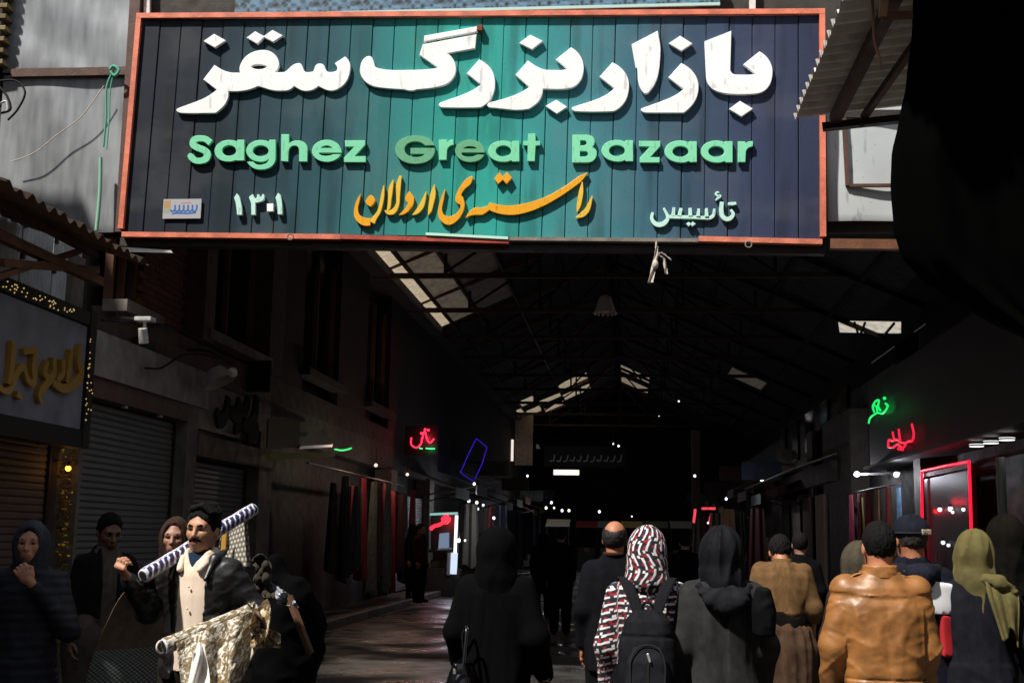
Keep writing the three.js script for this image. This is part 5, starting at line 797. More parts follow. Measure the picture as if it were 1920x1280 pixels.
const cloth = (c, o = {}) => mat(c, 0.92, { bumpMap: rep(WEAVE, 14), bumpScale: 0.0008, map: rep(TINT, 2.4), specularIntensity: 0.12, ...o });
const BACK = Math.PI;
const torso = (w, hem, hemW, d = 1) => [[hem, hemW, hemW * 0.72 * d], [0.98, (hemW + w) / 2, 0.145 * d], [1.12, w * 0.94, 0.138 * d], [1.26, w, 0.14 * d], [1.36, w * 0.98, 0.132 * d], [1.43, w * 0.76, 0.108], [1.475, 0.098, 0.088], [1.51, 0.074, 0.078]];
// head scarf or hood: close over the head, falling to the shoulders
function scarf(p, m, o = {}) {
  const hm = p.HM.elements, cx = hm[12], cy = hm[13], cz = hm[14], gr = o.grow ?? 0.02;
  let f = union([ell([cx, cy + 0.02, cz - 0.012], [0.082 + gr, 0.104 + gr, 0.102 + gr]), cap([cx, cy - 0.03, cz - 0.015], [cx, cy - 0.14, cz - 0.03], 0.086 + gr * 0.7, 0.09 + gr), ...(o.drape ? [loft([[cy - 0.36 - (o.long ?? 0), 0.165 * o.drape, 0.135], [cy - 0.25, 0.165 * o.drape, 0.132], [cy - 0.17, 0.12 * o.drape, 0.112], [cy - 0.1, 0.095, 0.1]])] : [])], o.k ?? 0.06);
  if (o.face) { const c = V(0, -0.012, 0.11).applyMatrix4(p.HM); f = carve(f, ell([c.x, c.y + 0.006, c.z], [0.072, 0.1, 0.09]), 0.02); }
  f = puff(f, o.disp ?? ((x, y, z) => { const a = Math.atan2(x - cx, -(z - cz)); return (o.amp ?? 0.008) * (ridge3(a * 2.4 + (o.seed ?? 0), (y - cy) * 5 + a, o.seed ?? 0) - 0.55); }));
  return p.put(o.name ?? 'head_scarf', nets(f, [cx - 0.34, cy - 0.5 - (o.long ?? 0), cz - 0.3], [cx + 0.34, cy + 0.2, cz + 0.3], o.h ?? 0.0085, o.uv ?? ((x, y, z) => [Math.atan2(x - cx, -(z - cz)) * 0.14, y - cy])), m);
}

// ---------------------------------------------------------------- the people, from left to right
{ // woman at the left edge
  const p = person({ label: 'woman at the left edge in dark quilted coat and patterned scarf, hand at chin', px: 62, py: 980, Z: 6.6, yaw: 0.3, woman: true, face: true, skin: '#b98468', L: [[0.25, 1.11, 0.08], [0.045, 1.385, 0.2]], gripL: true, palmL: [-0.3, 0.2, -1], turn: -0.1 });
  p.hair(HAIR, 1, 0.066);
  p.coat('quilted_coat', cloth('#23252f', { roughness: 0.6, specularIntensity: 0.5 }), { body: [[0.66, 0.25, 0.19], [0.8, 0.245, 0.18], [1.0, 0.215, 0.165], [1.15, 0.205, 0.155], [1.3, 0.215, 0.155], [1.4, 0.175, 0.125], [1.46, 0.11, 0.11], [1.5, 0.09, 0.1]], sleeve: 0.066, cuff: 0.86, disp: (x, y, z) => 0.008 * Math.sqrt(Math.abs(Math.sin(y * 62 + 1.6 * noise3(x * 7, y * 4, z * 7)))) - 0.006 + 0.01 * (ridge3(x * 12, y * 10, z * 12) - 0.4) });
  const sc = tex(128, 128, (u, v) => { const a = tfbm(u, v, 8, 3, 3), b = Math.sin((u + v) * 50) > 0.55; return b ? [0.05, 0.06, 0.08] : a > 0.52 ? [0.006, 0.009, 0.016] : [0.012, 0.018, 0.026]; });
  scarf(p, mat('#ffffff', 0.9, { map: rep(sc, 5), bumpMap: rep(WEAVE, 14), bumpScale: 0.0008 }), { face: true, grow: 0.014, seed: 2 });
  p.legs('trousers', cloth('#1d1d22'), 0.85); p.shoes();
  const tog = p.put('coat_toggle', rbox(0.05, 0.018, 0.02, 0.005, -0.2, 1.24, 0.15), mat('#8d8d90', 0.3, { metalness: 0.6 }));
}
{ // man in the shade in front of the shutter
  const p = person({ label: 'man in shadow before the grey shutter, dark jacket, wide grey trousers, hand raised', px: 203, py: 965, Z: 8.2, yaw: 0.75, tilt: 0.3, skin: '#7a5644', L: [[0.28, 1.12, 0.1], [0.2, 1.26, 0.34]], palmL: [-0.6, 0.3, 0.2], beard: 0.6, face: true, fwd: 0.04 });
  p.hair();
  p.coat('jacket', cloth('#26221e'), { body: torso(0.215, 0.86, 0.215), cut: (x, y, z) => Math.max(Math.abs(x) - 0.055, -z), disp: folds(0.01, 3, 5, 3), h: 0.014 });
  p.coat('shirt', cloth('#6b6257'), { body: torso(0.196, 0.9, 0.19, 0.94), bare: true, h: 0.015 });
  p.put('sash', nets(puff(loft([[0.86, 0.17, 0.142], [0.93, 0.174, 0.147], [1.02, 0.168, 0.14]]), folds(0.012, 1, 24, 5, 2)), [-0.3, 0.8, -0.25], [0.3, 1.08, 0.25], 0.013), cloth('#4f463c'));
  p.legs('baggy_trousers', cloth('#5e554c'), 1.45, folds(0.016, 4, 1.5, 4)); p.shoes();
}
{ // woman half hidden by the carrier
  const p = person({ label: 'woman in black whose face shows beside the man carrying the rolls', px: 331, py: 973, Z: 7.5, yaw: 0.15, woman: true, face: true, skin: '#8f6552' });
  p.hair(mat('#3a2a20', 0.6), 1, 0.058);
  scarf(p, cloth('#3a2c24'), { face: true, grow: 0.012, seed: 5 });
  p.coat('coat', cloth('#131316'), { body: torso(0.195, 0.6, 0.24), disp: folds(0.008, 3, 4, 8), h: 0.014 }); p.legs('trousers', cloth('#17171a'), 0.9); p.shoes();
}
{ // the man carrying two rolls
  const p = person({ label: 'moustached man in an open black leather jacket and cream shirt carrying two rolls', px: 384, py: 951, Z: 6.45, yaw: -0.2, face: true, moustache: true, skin: '#a9795d', beard: 0.4, turn: 0.08, look: -0.002, R: [[-0.31, 1.17, 0.0], [-0.315, 1.345, 0.2]], gripR: true, palmR: [0.3, 0.4, -0.9], L: [[0.30, 1.17, -0.08], [0.385, 1.13, 0.15]], gripL: true, palmL: [-0.8, -0.4, 0.2] });
  p.hair(HAIR, 1.4, 0.07);
  { const L = []; for (let k = 0; k < 9; k++) { const a = k / 8; L.push(cap([-0.035 + 0.01 * a, 0.112 - 0.01 * a, 0.055 - 0.11 * a], [0.02 + 0.02 * a, 0.127, 0.06 - 0.12 * a], 0.014, 0.016), cap([0.02 + 0.02 * a, 0.127, 0.06 - 0.12 * a], [0.068 + 0.006 * Math.sin(k * 2), 0.09 + 0.008 * Math.sin(k * 3), 0.055 - 0.12 * a], 0.016, 0.009)); } L.push(cap([-0.04, 0.118, 0.05], [-0.074, 0.085, 0.01], 0.013, 0.01), cap([-0.03, 0.12, 0], [-0.078, 0.08, -0.03], 0.016, 0.01));
    p.onHead('forelock', nets(puff(union(L, 0.006), (x, y, z) => 0.003 * ridge3(x * 90, y * 60, z * 140)), [-0.12, 0.05, -0.12], [0.12, 0.18, 0.1], 0.0038), HAIR); }
  const leather = mat('#0c0a0b', 0.42, { bumpMap: rep(FINE, 3), bumpScale: 0.0006, clearcoat: 0.25, clearcoatRoughness: 0.4 }), cr = creases(0.0095, 15, 4);
  p.coat('leather_jacket', leather, { body: torso(0.232, 0.84, 0.225), n: 2.6, sleeve: 0.07, sw: 0.185, cut: (x, y, z) => Math.max(Math.abs(x - 0.012) - (0.078 + 0.03 * sstep(y, 1.3, 1.5)), -z + 0.02), disp: (x, y, z) => cr(x, y, z), h: 0.0085 });
  const shirtM = mat('#dcc8b4', 0.85, { bumpMap: rep(WEAVE, 14), bumpScale: 0.0006 });
  const vee = (x, y, z) => Math.max(Math.abs(x - 0.004) * 0.86 - (y - 1.4) * 0.55, -z);
  p.coat('shirt', shirtM, { body: torso(0.2, 0.88, 0.19, 0.96), bare: true, cut: vee, disp: (x, y, z) => 0.005 * (ridge3(x * 8 + y * 2, y * 3, 2) - 0.5) + 0.002 * sstep(0.02 - Math.abs(x - 0.012), 0, 0.004) * (z > 0 ? 1 : 0), h: 0.0075 });
  p.put('tee_shirt', nets(common(loft([[1.3, 0.17, 0.112], [1.38, 0.16, 0.112], [1.43, 0.135, 0.094], [1.475, 0.078, 0.078], [1.485, 0.07, 0.074]]), (x, y, z) => 0.01 - z), [-0.2, 1.28, -0.05], [0.2, 1.5, 0.2], 0.009), cloth('#27384f'));
  for (const e of [1, -1]) { p.put('collar', nets(puff(union([cap([e * 0.075, 1.478, -0.01], [e * 0.068, 1.452, 0.075], 0.009, 0.011), cap([e * 0.068, 1.452, 0.075], [e * 0.056, 1.4, 0.118], 0.015, 0.008), cap([e * 0.085, 1.43, 0.085], [e * 0.06, 1.395, 0.12], 0.008)], 0.03), () => 0.001), [-0.14, 1.33, -0.05], [0.14, 1.52, 0.18], 0.006), shirtM);
    p.put('jacket_collar', nets(union([cap([e * 0.1, 1.485, -0.05], [e * 0.112, 1.45, 0.06], 0.018, 0.022), cap([e * 0.112, 1.45, 0.06], [e * 0.105, 1.35, 0.135], 0.024, 0.012)], 0.04), [-0.19, 1.3, -0.12], [0.19, 1.54, 0.2], 0.008), leather); }
  p.put('button', new THREE.SphereGeometry(0.006, 8, 6).translate(0.012, 1.31, 0.137), shirtM); p.put('button', new THREE.SphereGeometry(0.006, 8, 6).translate(0.012, 1.2, 0.14), shirtM);
  p.legs('trousers', cloth('#2a2622'), 1.05); p.shoes();
}
{ // what he carries
  const at = (x, y, z) => onZ(x, y, z < 7 ? z + 0.45 : z);
  const lace = tex(256, 256, (u, v) => { const a = (u * 12 + v * 2.2 + 0.3 * tn(u, v, 16)) % 1, band = v > 0.22 && v < 0.5, rim = Math.abs(v - 0.19) < 0.018 || Math.abs(v - 0.53) < 0.018; return (band && a < 0.66 && Math.abs(v - 0.36) < 0.13 + 0.03 * tn(u, v, 40)) || (rim && tn(u, v, 50, 3) > 0.35) ? [0.03, 0.027, 0.085] : tn(u, v, 60, 3) > 0.78 ? [0.3, 0.28, 0.42] : [0.76, 0.76, 0.84]; });
  const roll = (name, label, a, b, r0, r1, m, cover) => { const d = b.clone().sub(a), L = d.length(), t = thing(name, label, 'roll', a); const q = new THREE.Quaternion().setFromUnitVectors(V(0, 1, 0), d.clone().normalize());
    const pts = []; for (let i = 0; i <= 40; i++) pts.push(new THREE.Vector2(lerp(r0, r1, i / 40) * (1 + 0.03 * Math.sin(i * 0.9)), i / 40 * L)); const g = new THREE.LatheGeometry(pts, 32); const u = g.attributes.uv; for (let i = 0; i < u.count; i++) { const x = u.getX(i); u.setXY(i, u.getY(i) * L / 0.5, x + 0.24); } part('rolled_sheet', g.applyQuaternion(q), m, t);
    for (const [k, y] of [[r0, 0.0], [r1, L]]) { part('roll_end', new THREE.TorusGeometry(k * 0.78, k * 0.2, 8, 24).rotateX(Math.PI / 2).translate(0, y, 0).applyQuaternion(q), mat('#cfccd4', 0.6), t); part('core', new THREE.CylinderGeometry(k * 0.6, k * 0.6, 0.02, 20).translate(0, y, 0).applyQuaternion(q), M.black, t); }
    return t; };
  const rollM = mat('#ffffff', 0.35, { map: lace });
  const A = at(269, 1079, 5.74), B = at(474, 955, 6.5), r1 = roll('carried_roll', 'white and violet patterned roll carried on the moustached man’s shoulder', A, B, 0.036, 0.036, rollM);
  // brown backing sheet hanging from the shoulder roll, with a meshed band at its lower edge
  const mesh = tex(256, 256, (u, v) => { const a = Math.abs(((u * 12 + v * 12) % 1) - 0.5), b = Math.abs(((u * 12 - v * 12 + 20) % 1) - 0.5); return Math.min(a, b) < 0.13 ? [0.03, 0.035, 0.035] : [0.5, 0.55, 0.53]; });
  const Lc = new THREE.CatmullRomCurve3([V(267, 1084, 5.85), V(230, 1112, 5.95), V(197, 1172, 6.1), V(172, 1235, 6.25), V(150, 1330, 6.4)]), cv = (u, v) => { const l = Lc.getPoint(v), rx = lerp(338, 345, v), ry = lerp(1050, 1330, v); return at(lerp(l.x, rx, u), lerp(l.y, ry, u), lerp(l.z, 6.35, u) + 0.025 * Math.sin(u * 7 + v * 3)); };
  const split = 0.56, back = mat('#9a8670', 0.5, { map: rep(TINT, 1.2), side: THREE.DoubleSide });
  const hs = thing('hanging_sheet', 'brown sheet with a meshed lower part hanging from the shoulder roll', 'sheet', A);
  part('backing', sheet((u, v) => cv(u, v * (split + 0.22 * (1 - u) * 0.6)).sub(A), 30, 20, 1, 1, 0.004), back, hs);
  part('mesh_band', sheet((u, v) => cv(u, lerp(split + 0.22 * (1 - u) * 0.6, 1, v)).sub(A), 30, 20, 1.5, 1.3, 0.004), mat('#ffffff', 0.35, { map: mesh }), hs);
  const peb = tex(256, 256, (u, v) => { const row = Math.floor(v * 9), a = (u * 9 + (row % 2) * 0.5) % 1 - 0.5, b = (v * 9) % 1 - 0.5, d = a * a + b * b; return d < 0.1 ? [0.52, 0.5, 0.46] : [0.16, 0.14, 0.11]; });
  const sp = thing('hanging_sheet', 'pebble patterned sheet hanging behind the moustached man’s shoulder', 'sheet', B);
  part('sheet', sheet((u, v) => at(lerp(lerp(414, 404, v), lerp(463, 470, v), u), lerp(lerp(1000, 972, u), 1062, v), 6.5 + 0.05 * Math.sin(u * 4 + v)).sub(B), 16, 12, 1, 1, 0.004), mat('#ffffff', 0.4, { map: peb }), sp);
  part('gold_border', sheet((u, v) => at(lerp(416, 408, v) + u * 9 + v * 4, lerp(1000 - u * 5, 1060, v), 6.47).sub(B), 4, 10, 1, 1, 0.003), mat('#b98b3c', 0.4), sp);
  // gold and white damask roll under his arm
  const dam = tex(512, 512, (u, v, x, y) => { const w = 0.06 * (tn(u, v, 8, 2) - 0.5), n = tfbm(u + w, v - w, 24, 6, 3), m = tfbm(u - w, v + w, 34, 3, 3), big = tfbm(u, v, 7, 4, 3), vein = Math.abs(Math.sin((u + 0.6 * v) * 60 + 9 * n)) > 0.85 ? 1 : 0, f = n + 0.35 * (big - 0.5) > 0.5 ? 1 : 0, h = sstep(m, 0.55, 0.6); const c = f ? [0.68, 0.63, 0.53] : [0.2, 0.14, 0.065], k = 1 - 0.5 * h - 0.2 * vein * f; return c.map((q) => q * k * (0.97 + 0.06 * hash3(x, y, 2))); });
  const damM = mat('#ffffff', 0.42, { map: dam, bumpMap: rep(GRAIN, 3), bumpScale: 0.002 }), C = at(309, 1211, 5.45), E = at(478, 1142, 5.75);
  const t2 = roll('carried_roll', 'gold and cream damask roll under the moustached man’s arm, one end open', C, E, 0.04, 0.036, damM);
  const spir = part('roll_end', new THREE.TorusGeometry(0.03, 0.005, 8, 24, 5).rotateY(1.0).translate(-0.01, -0.002, 0.015), mat('#d8d0c4', 0.6), t2);
  const dr = thing('hanging_sheet', 'gold and cream damask sheet falling from the roll under the man’s arm', 'sheet', E);
  const T0 = [V(330, 1206, 5.42), V(390, 1178, 5.5), V(440, 1158, 5.58), V(486, 1140, 5.66)], B0 = [V(345, 1340, 5.3), V(385, 1330, 5.35), V(432, 1300, 5.45), V(488, 1205, 5.6)], tc = new THREE.CatmullRomCurve3(T0), bc = new THREE.CatmullRomCurve3(B0);
  part('sheet', sheet((u, v) => { const a = tc.getPoint(u), b = bc.getPoint(u); const k = 0.012 + 0.03 * v; return at(lerp(a.x, b.x, v), lerp(a.y, b.y, v) - 10 * Math.sin(v * 3.14) * (u > 0.6 ? 1 : 0), lerp(a.z, b.z, v) + k * Math.sin(u * 15 + v * 2) + k * 0.6 * ridge3(u * 6, v * 5, 3)).sub(E); }, 70, 50, 1.4, 1.2, 0.004), damM, dr);
  part('white_reverse', sheet((u, v) => at(lerp(lerp(362, 330, v), lerp(382, 386, v), u) + 9 * Math.sin(v * 2.4), lerp(1218, 1330, v) - u * 14 + 6 * Math.sin(u * 9), 5.28 + 0.03 * Math.sin(u * 9 + v * 4) + 0.02 * Math.sin(v * 11 + u * 4)).sub(E), 14, 16, 0.3, 0.6, 0.004), mat('#f1ece6', 0.6), dr);
  part('corner', sheet((u, v) => at(462 + 34 * u + 18 * v + 8 * Math.sin(u * 7 + v * 6), 1130 + 62 * v + 20 * u - 20 * (1 - v) * u * u + 7 * Math.sin(u * 11), 5.55 + 0.07 * Math.sin(u * 9 + v * 7) + 0.04 * ridge3(u * 4, v * 5, 7)).sub(E), 36, 36, 0.5, 0.6, 0.004), mat('#ffffff', 0.45, { map: rep(dam, 1.0), color: lin('#e8dcc8') }), dr);
  part('corner', sheet((u, v) => at(470 + 56 * u, 1192 + 22 * v - 14 * Math.sin(u * 3) * (1 - v), 5.58 + 0.03 * Math.sin(u * 9 + v * 4)).sub(E), 20, 10, 0.4, 0.2, 0.004), mat('#c9b79a', 0.5, { map: rep(dam, 1.5) }), dr);
  // goods behind him
  const bz = 7.6, fb = (pts, r, k, d) => nets(puff(union(pts.map(([x, y, z, q]) => { const w = at(x, y, z); return ell([w.x, w.y, w.z], [q * r[0], q * r[1], q * r[2]]); }), k), d), [-3.4, 0, -9], [-1.6, 1.9, -6.9], 0.018, (x, y, z) => [x, y]);
  single('fabric_bundle', sheet((u, v) => at(470 + 30 * u + 18 * v + 5 * Math.sin(v * 8), 1052 + 70 * v - 14 * Math.sin(u * 3.1) * (1 - v), 7.35 + 0.09 * (ridge3(u * 3.2, v * 4, 2) - 0.5) + 0.05 * (ridge3(u * 8, v * 5 + u * 3, 6) - 0.5)), 40, 40, 0.3, 0.4, 0.01), mat('#32291f', 0.95, { map: rep(TINT, 3) }), 'crumpled brown fabric behind the moustached man', 'fabric');
  single('covered_stall', fb([[556, 1130, 7.9, 0.8], [530, 1190, 7.9, 1.1], [580, 1190, 8, 0.8], [530, 1280, 7.9, 1.6], [515, 1070, 8, 0.5]], [0.12, 0.2, 0.2], 0.15, creases(0.03, 7, 5)), mat('#030304', 0.95, { specularIntensity: 0.1 }), 'low stall heaped with dark cloth behind the moustached man', 'stall');
  single('silver_sheet', sheet((u, v) => at(508 + 40 * u + 12 * v, 1092 + 26 * u + 40 * v - 18 * u * v, 7.3 + 0.06 * Math.sin(u * 8 + v * 6) + 0.05 * ridge3(u * 4, v * 4, 1)), 26, 26, 1, 1, 0.004), mat('#9aa0a8', 0.3, { metalness: 0.3 }), 'crumpled silver grey sheet lying on the dark stall', 'sheet');
  single('wooden_stick', bar(at(541, 1118, 7.3), at(582, 1225, 7.2), 0.03, 0.035), tinted('#5a3a22', 0.8), 'slanting wooden stick leaning on the dark stall', 'stick');
}
{ // woman in black, back turned
  const p = person({ label: 'woman from behind in black hood and long black coat, bracelet on right wrist', px: 932, py: 996, Z: 6.9, yaw: BACK, woman: true, skin: '#b98a70', R: [[-0.3, 1.12, -0.06], [-0.36, 0.86, 0.1]], L: [[0.28, 1.14, -0.02], [0.27, 0.92, 0.14]], palmR: [0.8, 0, -0.2] });
  scarf(p, cloth('#060607'), { grow: 0.03, drape: 1, amp: 0.007, seed: 1 });
  p.coat('long_coat', cloth('#070708'), { body: [[0.3, 0.31, 0.24], [0.6, 0.28, 0.2], [0.9, 0.245, 0.175], [1.08, 0.225, 0.16], [1.25, 0.225, 0.152], [1.36, 0.215, 0.145], [1.43, 0.16, 0.12], [1.48, 0.1, 0.1]], sleeve: 0.075, cuff: 0.84, disp: folds(0.01, 3, 2.4, 6) }); p.shoes();
  const w = p.A.R[1], e = p.A.R[0], br = new THREE.TorusGeometry(0.04, 0.006, 8, 24), d = V(...w).sub(V(...e)).normalize(); br.applyQuaternion(new THREE.Quaternion().setFromUnitVectors(V(0, 0, 1), d)).translate(w[0] - d.x * 0.01, w[1] - d.y * 0.01, w[2] - d.z * 0.01); p.put('bracelet', br, mat('#d8c9a4', 0.2, { metalness: 0.9 }));
  p.put('watch', rbox(0.05, 0.055, 0.02, 0.008, w[0] + d.x * -0.03 - 0.005, w[1] + 0.03, w[2] - 0.05), mat('#8f7d4f', 0.35, { metalness: 0.6 }));
  const bp = onZ(866, 1275, 6.7), bag = thing('handbag', 'shiny black handbag hanging at the left side of the woman in black', 'handbag', bp), bm = mat('#0c0c10', 0.18, { clearcoat: 0.6 });
  part('bag_body', nets(puff(loft([[-0.22, 0.07, 0.15], [0.0, 0.075, 0.16], [0.1, 0.04, 0.14]], 3), creases(0.008, 16, 2)), [-0.12, -0.3, -0.22], [0.12, 0.16, 0.22], 0.011), bm, bag);
  for (const z of [-0.03, 0.035]) part('strap', tube([V(0.01, 0.08, z - 0.08), V(0.0, 0.24, z - 0.02), V(0.02, 0.28, z), V(0.02, 0.08, z + 0.09)], 0.008, 24), bm, bag);
  part('clasp', rbox(0.02, 0.03, 0.04, 0.006, -0.02, 0.06, 0.13), mat('#e6e2d8', 0.15, { metalness: 0.9 }), bag);
}
{ // balding man in a dark suit
  const p = person({ label: 'balding man seen from behind in a dark suit, left of the striped hood', px: 1153, py: 977, Z: 8.4, yaw: BACK - 0.08, skin: '#a86d4e' });
  p.onHead('hair', nets(puff(common(ell([0, 0.018, -0.016], [0.083, 0.1, 0.103]), (x, y, z) => Math.max(0.8 * (z - 0.03), -(y + 0.028) + 0.55 * (z + 0.02), (y - 0.045) - 0.3 * Math.abs(x), 0.075 - Math.hypot(x, (y - 0.14) * 0.9, z * 0.5))), (x, y, z) => 0.004 * ridge3(x * 60, y * 40, z * 40)), [-0.11, -0.11, -0.14], [0.11, 0.16, 0.1], 0.005), mat('#15110f', 0.7));
  p.coat('suit_jacket', cloth('#15161b'), { body: torso(0.225, 0.74, 0.225), sleeve: 0.067, disp: folds(0.007, 2, 3, 9), h: 0.013 }); p.put('shirt_collar', new THREE.TorusGeometry(0.066, 0.014, 8, 24).rotateX(1.5).translate(0, 1.505, -0.02), cloth('#3a2622')); p.legs('trousers', cloth('#141519')); p.shoes();
}
{ // striped hood with backpack
  const bands = [[0.78, 0.75, 0.77], [0.012, 0.012, 0.018], [0.3, 0.012, 0.025], [0.72, 0.7, 0.72], [0.015, 0.018, 0.03], [0.012, 0.012, 0.02]];
  const knit = tex(256, 256, (u, v, x, y) => { const r = v * 12 + 12 + 0.5 * (tn(u, v, 9, 2) - 0.5), row = Math.floor(r) % 12, k = bands[(row * 5 + 1) % 6], c = r % 1, ph = hash3(row, 3, 1), cell = (u * 4 + ph) % 1, dash = cell < 0.62; const alt = bands[(row * 5 + 2 + (Math.floor(u * 4 + ph) % 2) * 2) % 6], edge = c < 0.12 ? 0.25 : 1; const q = dash ? k : alt; return q.map((a) => a * edge * (0.85 + 0.3 * hash3(x, y, 5))); });
  const km = mat('#ffffff', 0.95, { map: rep(knit, 6.6), bumpMap: rep(WEAVE, 18), bumpScale: 0.0012 });
  const p = person({ label: 'person in a red, white and black striped knitted hood wearing a dark backpack', px: 1213, py: 995, Z: 6.35, yaw: BACK, woman: true, L: [[0.262, 1.12, -0.02], [0.262, 0.9, 0.09]], R: [[-0.262, 1.12, -0.02], [-0.255, 0.9, 0.09]] });
  const armUV = (x, y, z) => { if (Math.abs(x) > 0.155) { return [Math.atan2(z, x - Math.sign(x) * 0.21) * 0.07, y + 0.25 * Math.abs(x)]; } return [Math.atan2(x, -z) * 0.2, y]; };
  p.coat('striped_hoodie', km, { body: [[0.78, 0.215, 0.16], [0.95, 0.2, 0.15], [1.12, 0.19, 0.14], [1.28, 0.2, 0.14], [1.37, 0.19, 0.13], [1.43, 0.14, 0.11], [1.48, 0.095, 0.09]], sleeve: 0.064, disp: folds(0.008, 2, 7, 4), uv: armUV });
  p.put('hood', nets(puff(carve(union([ell([0, 1.628, -0.02], [0.103, 0.126, 0.122]), ell([0, 1.52, -0.045], [0.107, 0.11, 0.105]), ell([0, 1.45, -0.05], [0.118, 0.055, 0.095])], 0.05), ell([0, 1.6, 0.13], [0.07, 0.1, 0.09]), 0.02), (x, y, z) => 0.006 * (ridge3(x * 18, y * 9, z * 12) - 0.5)), [-0.2, 1.36, -0.24], [0.2, 1.82, 0.18], 0.008, (x, y, z) => [y, Math.atan2(x, -z) * 0.13 + 0.02 * Math.sin(y * 30)]), km);
  p.legs('trousers', cloth('#131318'), 0.95); p.shoes();
  // the backpack
  const b = thing('backpack', 'dark grey backpack on the back of the person in the striped hood', 'backpack', p.g.position.clone().add(V(0.0, 0.04, 0.155 * p.s)), 0), S = p.s, pm = cloth('#1d1d21', { roughness: 0.7 }); b.scale.setScalar(S);
  part('bag_body', nets(puff(loft([[0.80, 0.1, 0.075, 0.05], [0.84, 0.138, 0.1, 0.06], [0.95, 0.148, 0.112, 0.065], [1.1, 0.142, 0.105, 0.055], [1.22, 0.115, 0.085, 0.04], [1.275, 0.07, 0.05, 0.03]], 2.9), (x, y, z) => 0.004 * ridge3(x * 18, y * 9, z * 10) + (Math.abs(y - 1.15) < 0.008 && z > 0.08 ? -0.006 : 0)), [-0.2, 0.74, -0.1], [0.2, 1.32, 0.25], 0.009), pm, b);
  part('front_pocket', nets(puff(loft([[0.83, 0.09, 0.04, 0.15], [0.87, 0.11, 0.05, 0.155], [1.02, 0.105, 0.05, 0.15], [1.1, 0.075, 0.032, 0.14]], 2.9), (x, y, z) => 0.003 * ridge3(x * 22, y * 12, 4)), [-0.15, 0.79, 0.06], [0.15, 1.15, 0.25], 0.008), cloth('#232328', { roughness: 0.65 }), b);
  part('zip', tube([V(-0.085, 0.9, 0.2), V(-0.08, 1.05, 0.195), V(-0.04, 1.105, 0.18), V(0.04, 1.105, 0.18), V(0.08, 1.05, 0.195), V(0.085, 0.9, 0.2)], 0.004, 30), M.black, b); part('zip_pull', rbox(0.012, 0.045, 0.006, 0.003, 0.005, 1.055, 0.212, 0, 0, 0.3), mat('#e8e8ea', 0.2, { metalness: 0.7 }), b); part('seam', box(0.012, 0.17, 0.004, 0, 0.94, 0.206), M.black, b);
  for (const e of [1, -1]) part('shoulder_strap', sheet((u, v) => { const c = new THREE.CatmullRomCurve3([V(e * 0.035, 1.235, 0.05), V(e * 0.085, 1.36, 0.0), V(e * 0.115, 1.425, -0.06), V(e * 0.125, 1.43, -0.15), V(e * 0.12, 1.32, -0.29), V(e * 0.12, 1.15, -0.31)]).getPoint(v); return c.add(V((u - 0.5) * 0.062, 0.004, 0.012)); }, 4, 30, 1, 1, 0.008), pm, b);
  part('carry_loop', new THREE.TorusGeometry(0.03, 0.008, 8, 18, Math.PI).translate(0, 1.285, 0.04), pm, b);
}
{ // woman in a grey coat with a black scarf
  const p = person({ label: 'woman seen from behind in a long dark grey coat with a navy black head scarf', px: 1352, py: 994, Z: 6.3, yaw: BACK + 0.1, woman: true, turn: -0.2, L: [[0.27, 1.12, -0.02], [0.29, 0.9, 0.06]], R: [[-0.27, 1.13, -0.02], [-0.28, 0.9, 0.07]] });
  p.coat('long_coat', cloth('#353535'), { body: [[0.3, 0.29, 0.2], [0.6, 0.27, 0.18], [0.88, 0.235, 0.165], [1.06, 0.195, 0.15], [1.25, 0.212, 0.15], [1.36, 0.208, 0.14], [1.43, 0.16, 0.115], [1.48, 0.1, 0.1]], sleeve: 0.068, disp: folds(0.011, 3, 3, 12) });
  scarf(p, mat('#090a10', 0.75, { bumpMap: rep(WEAVE, 14), bumpScale: 0.0006, specularIntensity: 0.3 }), { grow: 0.022, drape: 0.62, amp: 0.018, seed: 3 });
  p.put('hood_fold', nets(puff(union([cap([-0.125, 1.425, -0.05], [-0.07, 1.37, -0.135], 0.03, 0.034), cap([-0.07, 1.37, -0.135], [0.0, 1.335, -0.15], 0.034), cap([0.125, 1.425, -0.05], [0.07, 1.37, -0.135], 0.03, 0.034), cap([0.07, 1.37, -0.135], [0.0, 1.335, -0.15], 0.034), cap([0, 1.41, -0.1], [0, 1.36, -0.12], 0.05)], 0.05), (x, y, z) => 0.012 * (ridge3(x * 7, y * 26 + Math.abs(x) * 16, z * 8) - 0.45)), [-0.22, 1.24, -0.24], [0.22, 1.5, 0], 0.008), cloth('#242428')); p.shoes();
  const b = thing('shoulder_bag', 'black shoulder bag under the right arm of the woman in the grey coat', 'bag', onZ(1432, 1150, 6.15)); part('bag_body', nets(puff(loft([[-0.1, 0.05, 0.12], [0.02, 0.055, 0.13], [0.12, 0.03, 0.1]], 2.8), creases(0.008, 14, 7)), [-0.1, -0.16, -0.18], [0.1, 0.17, 0.18], 0.011), cloth('#111114'), b);
}
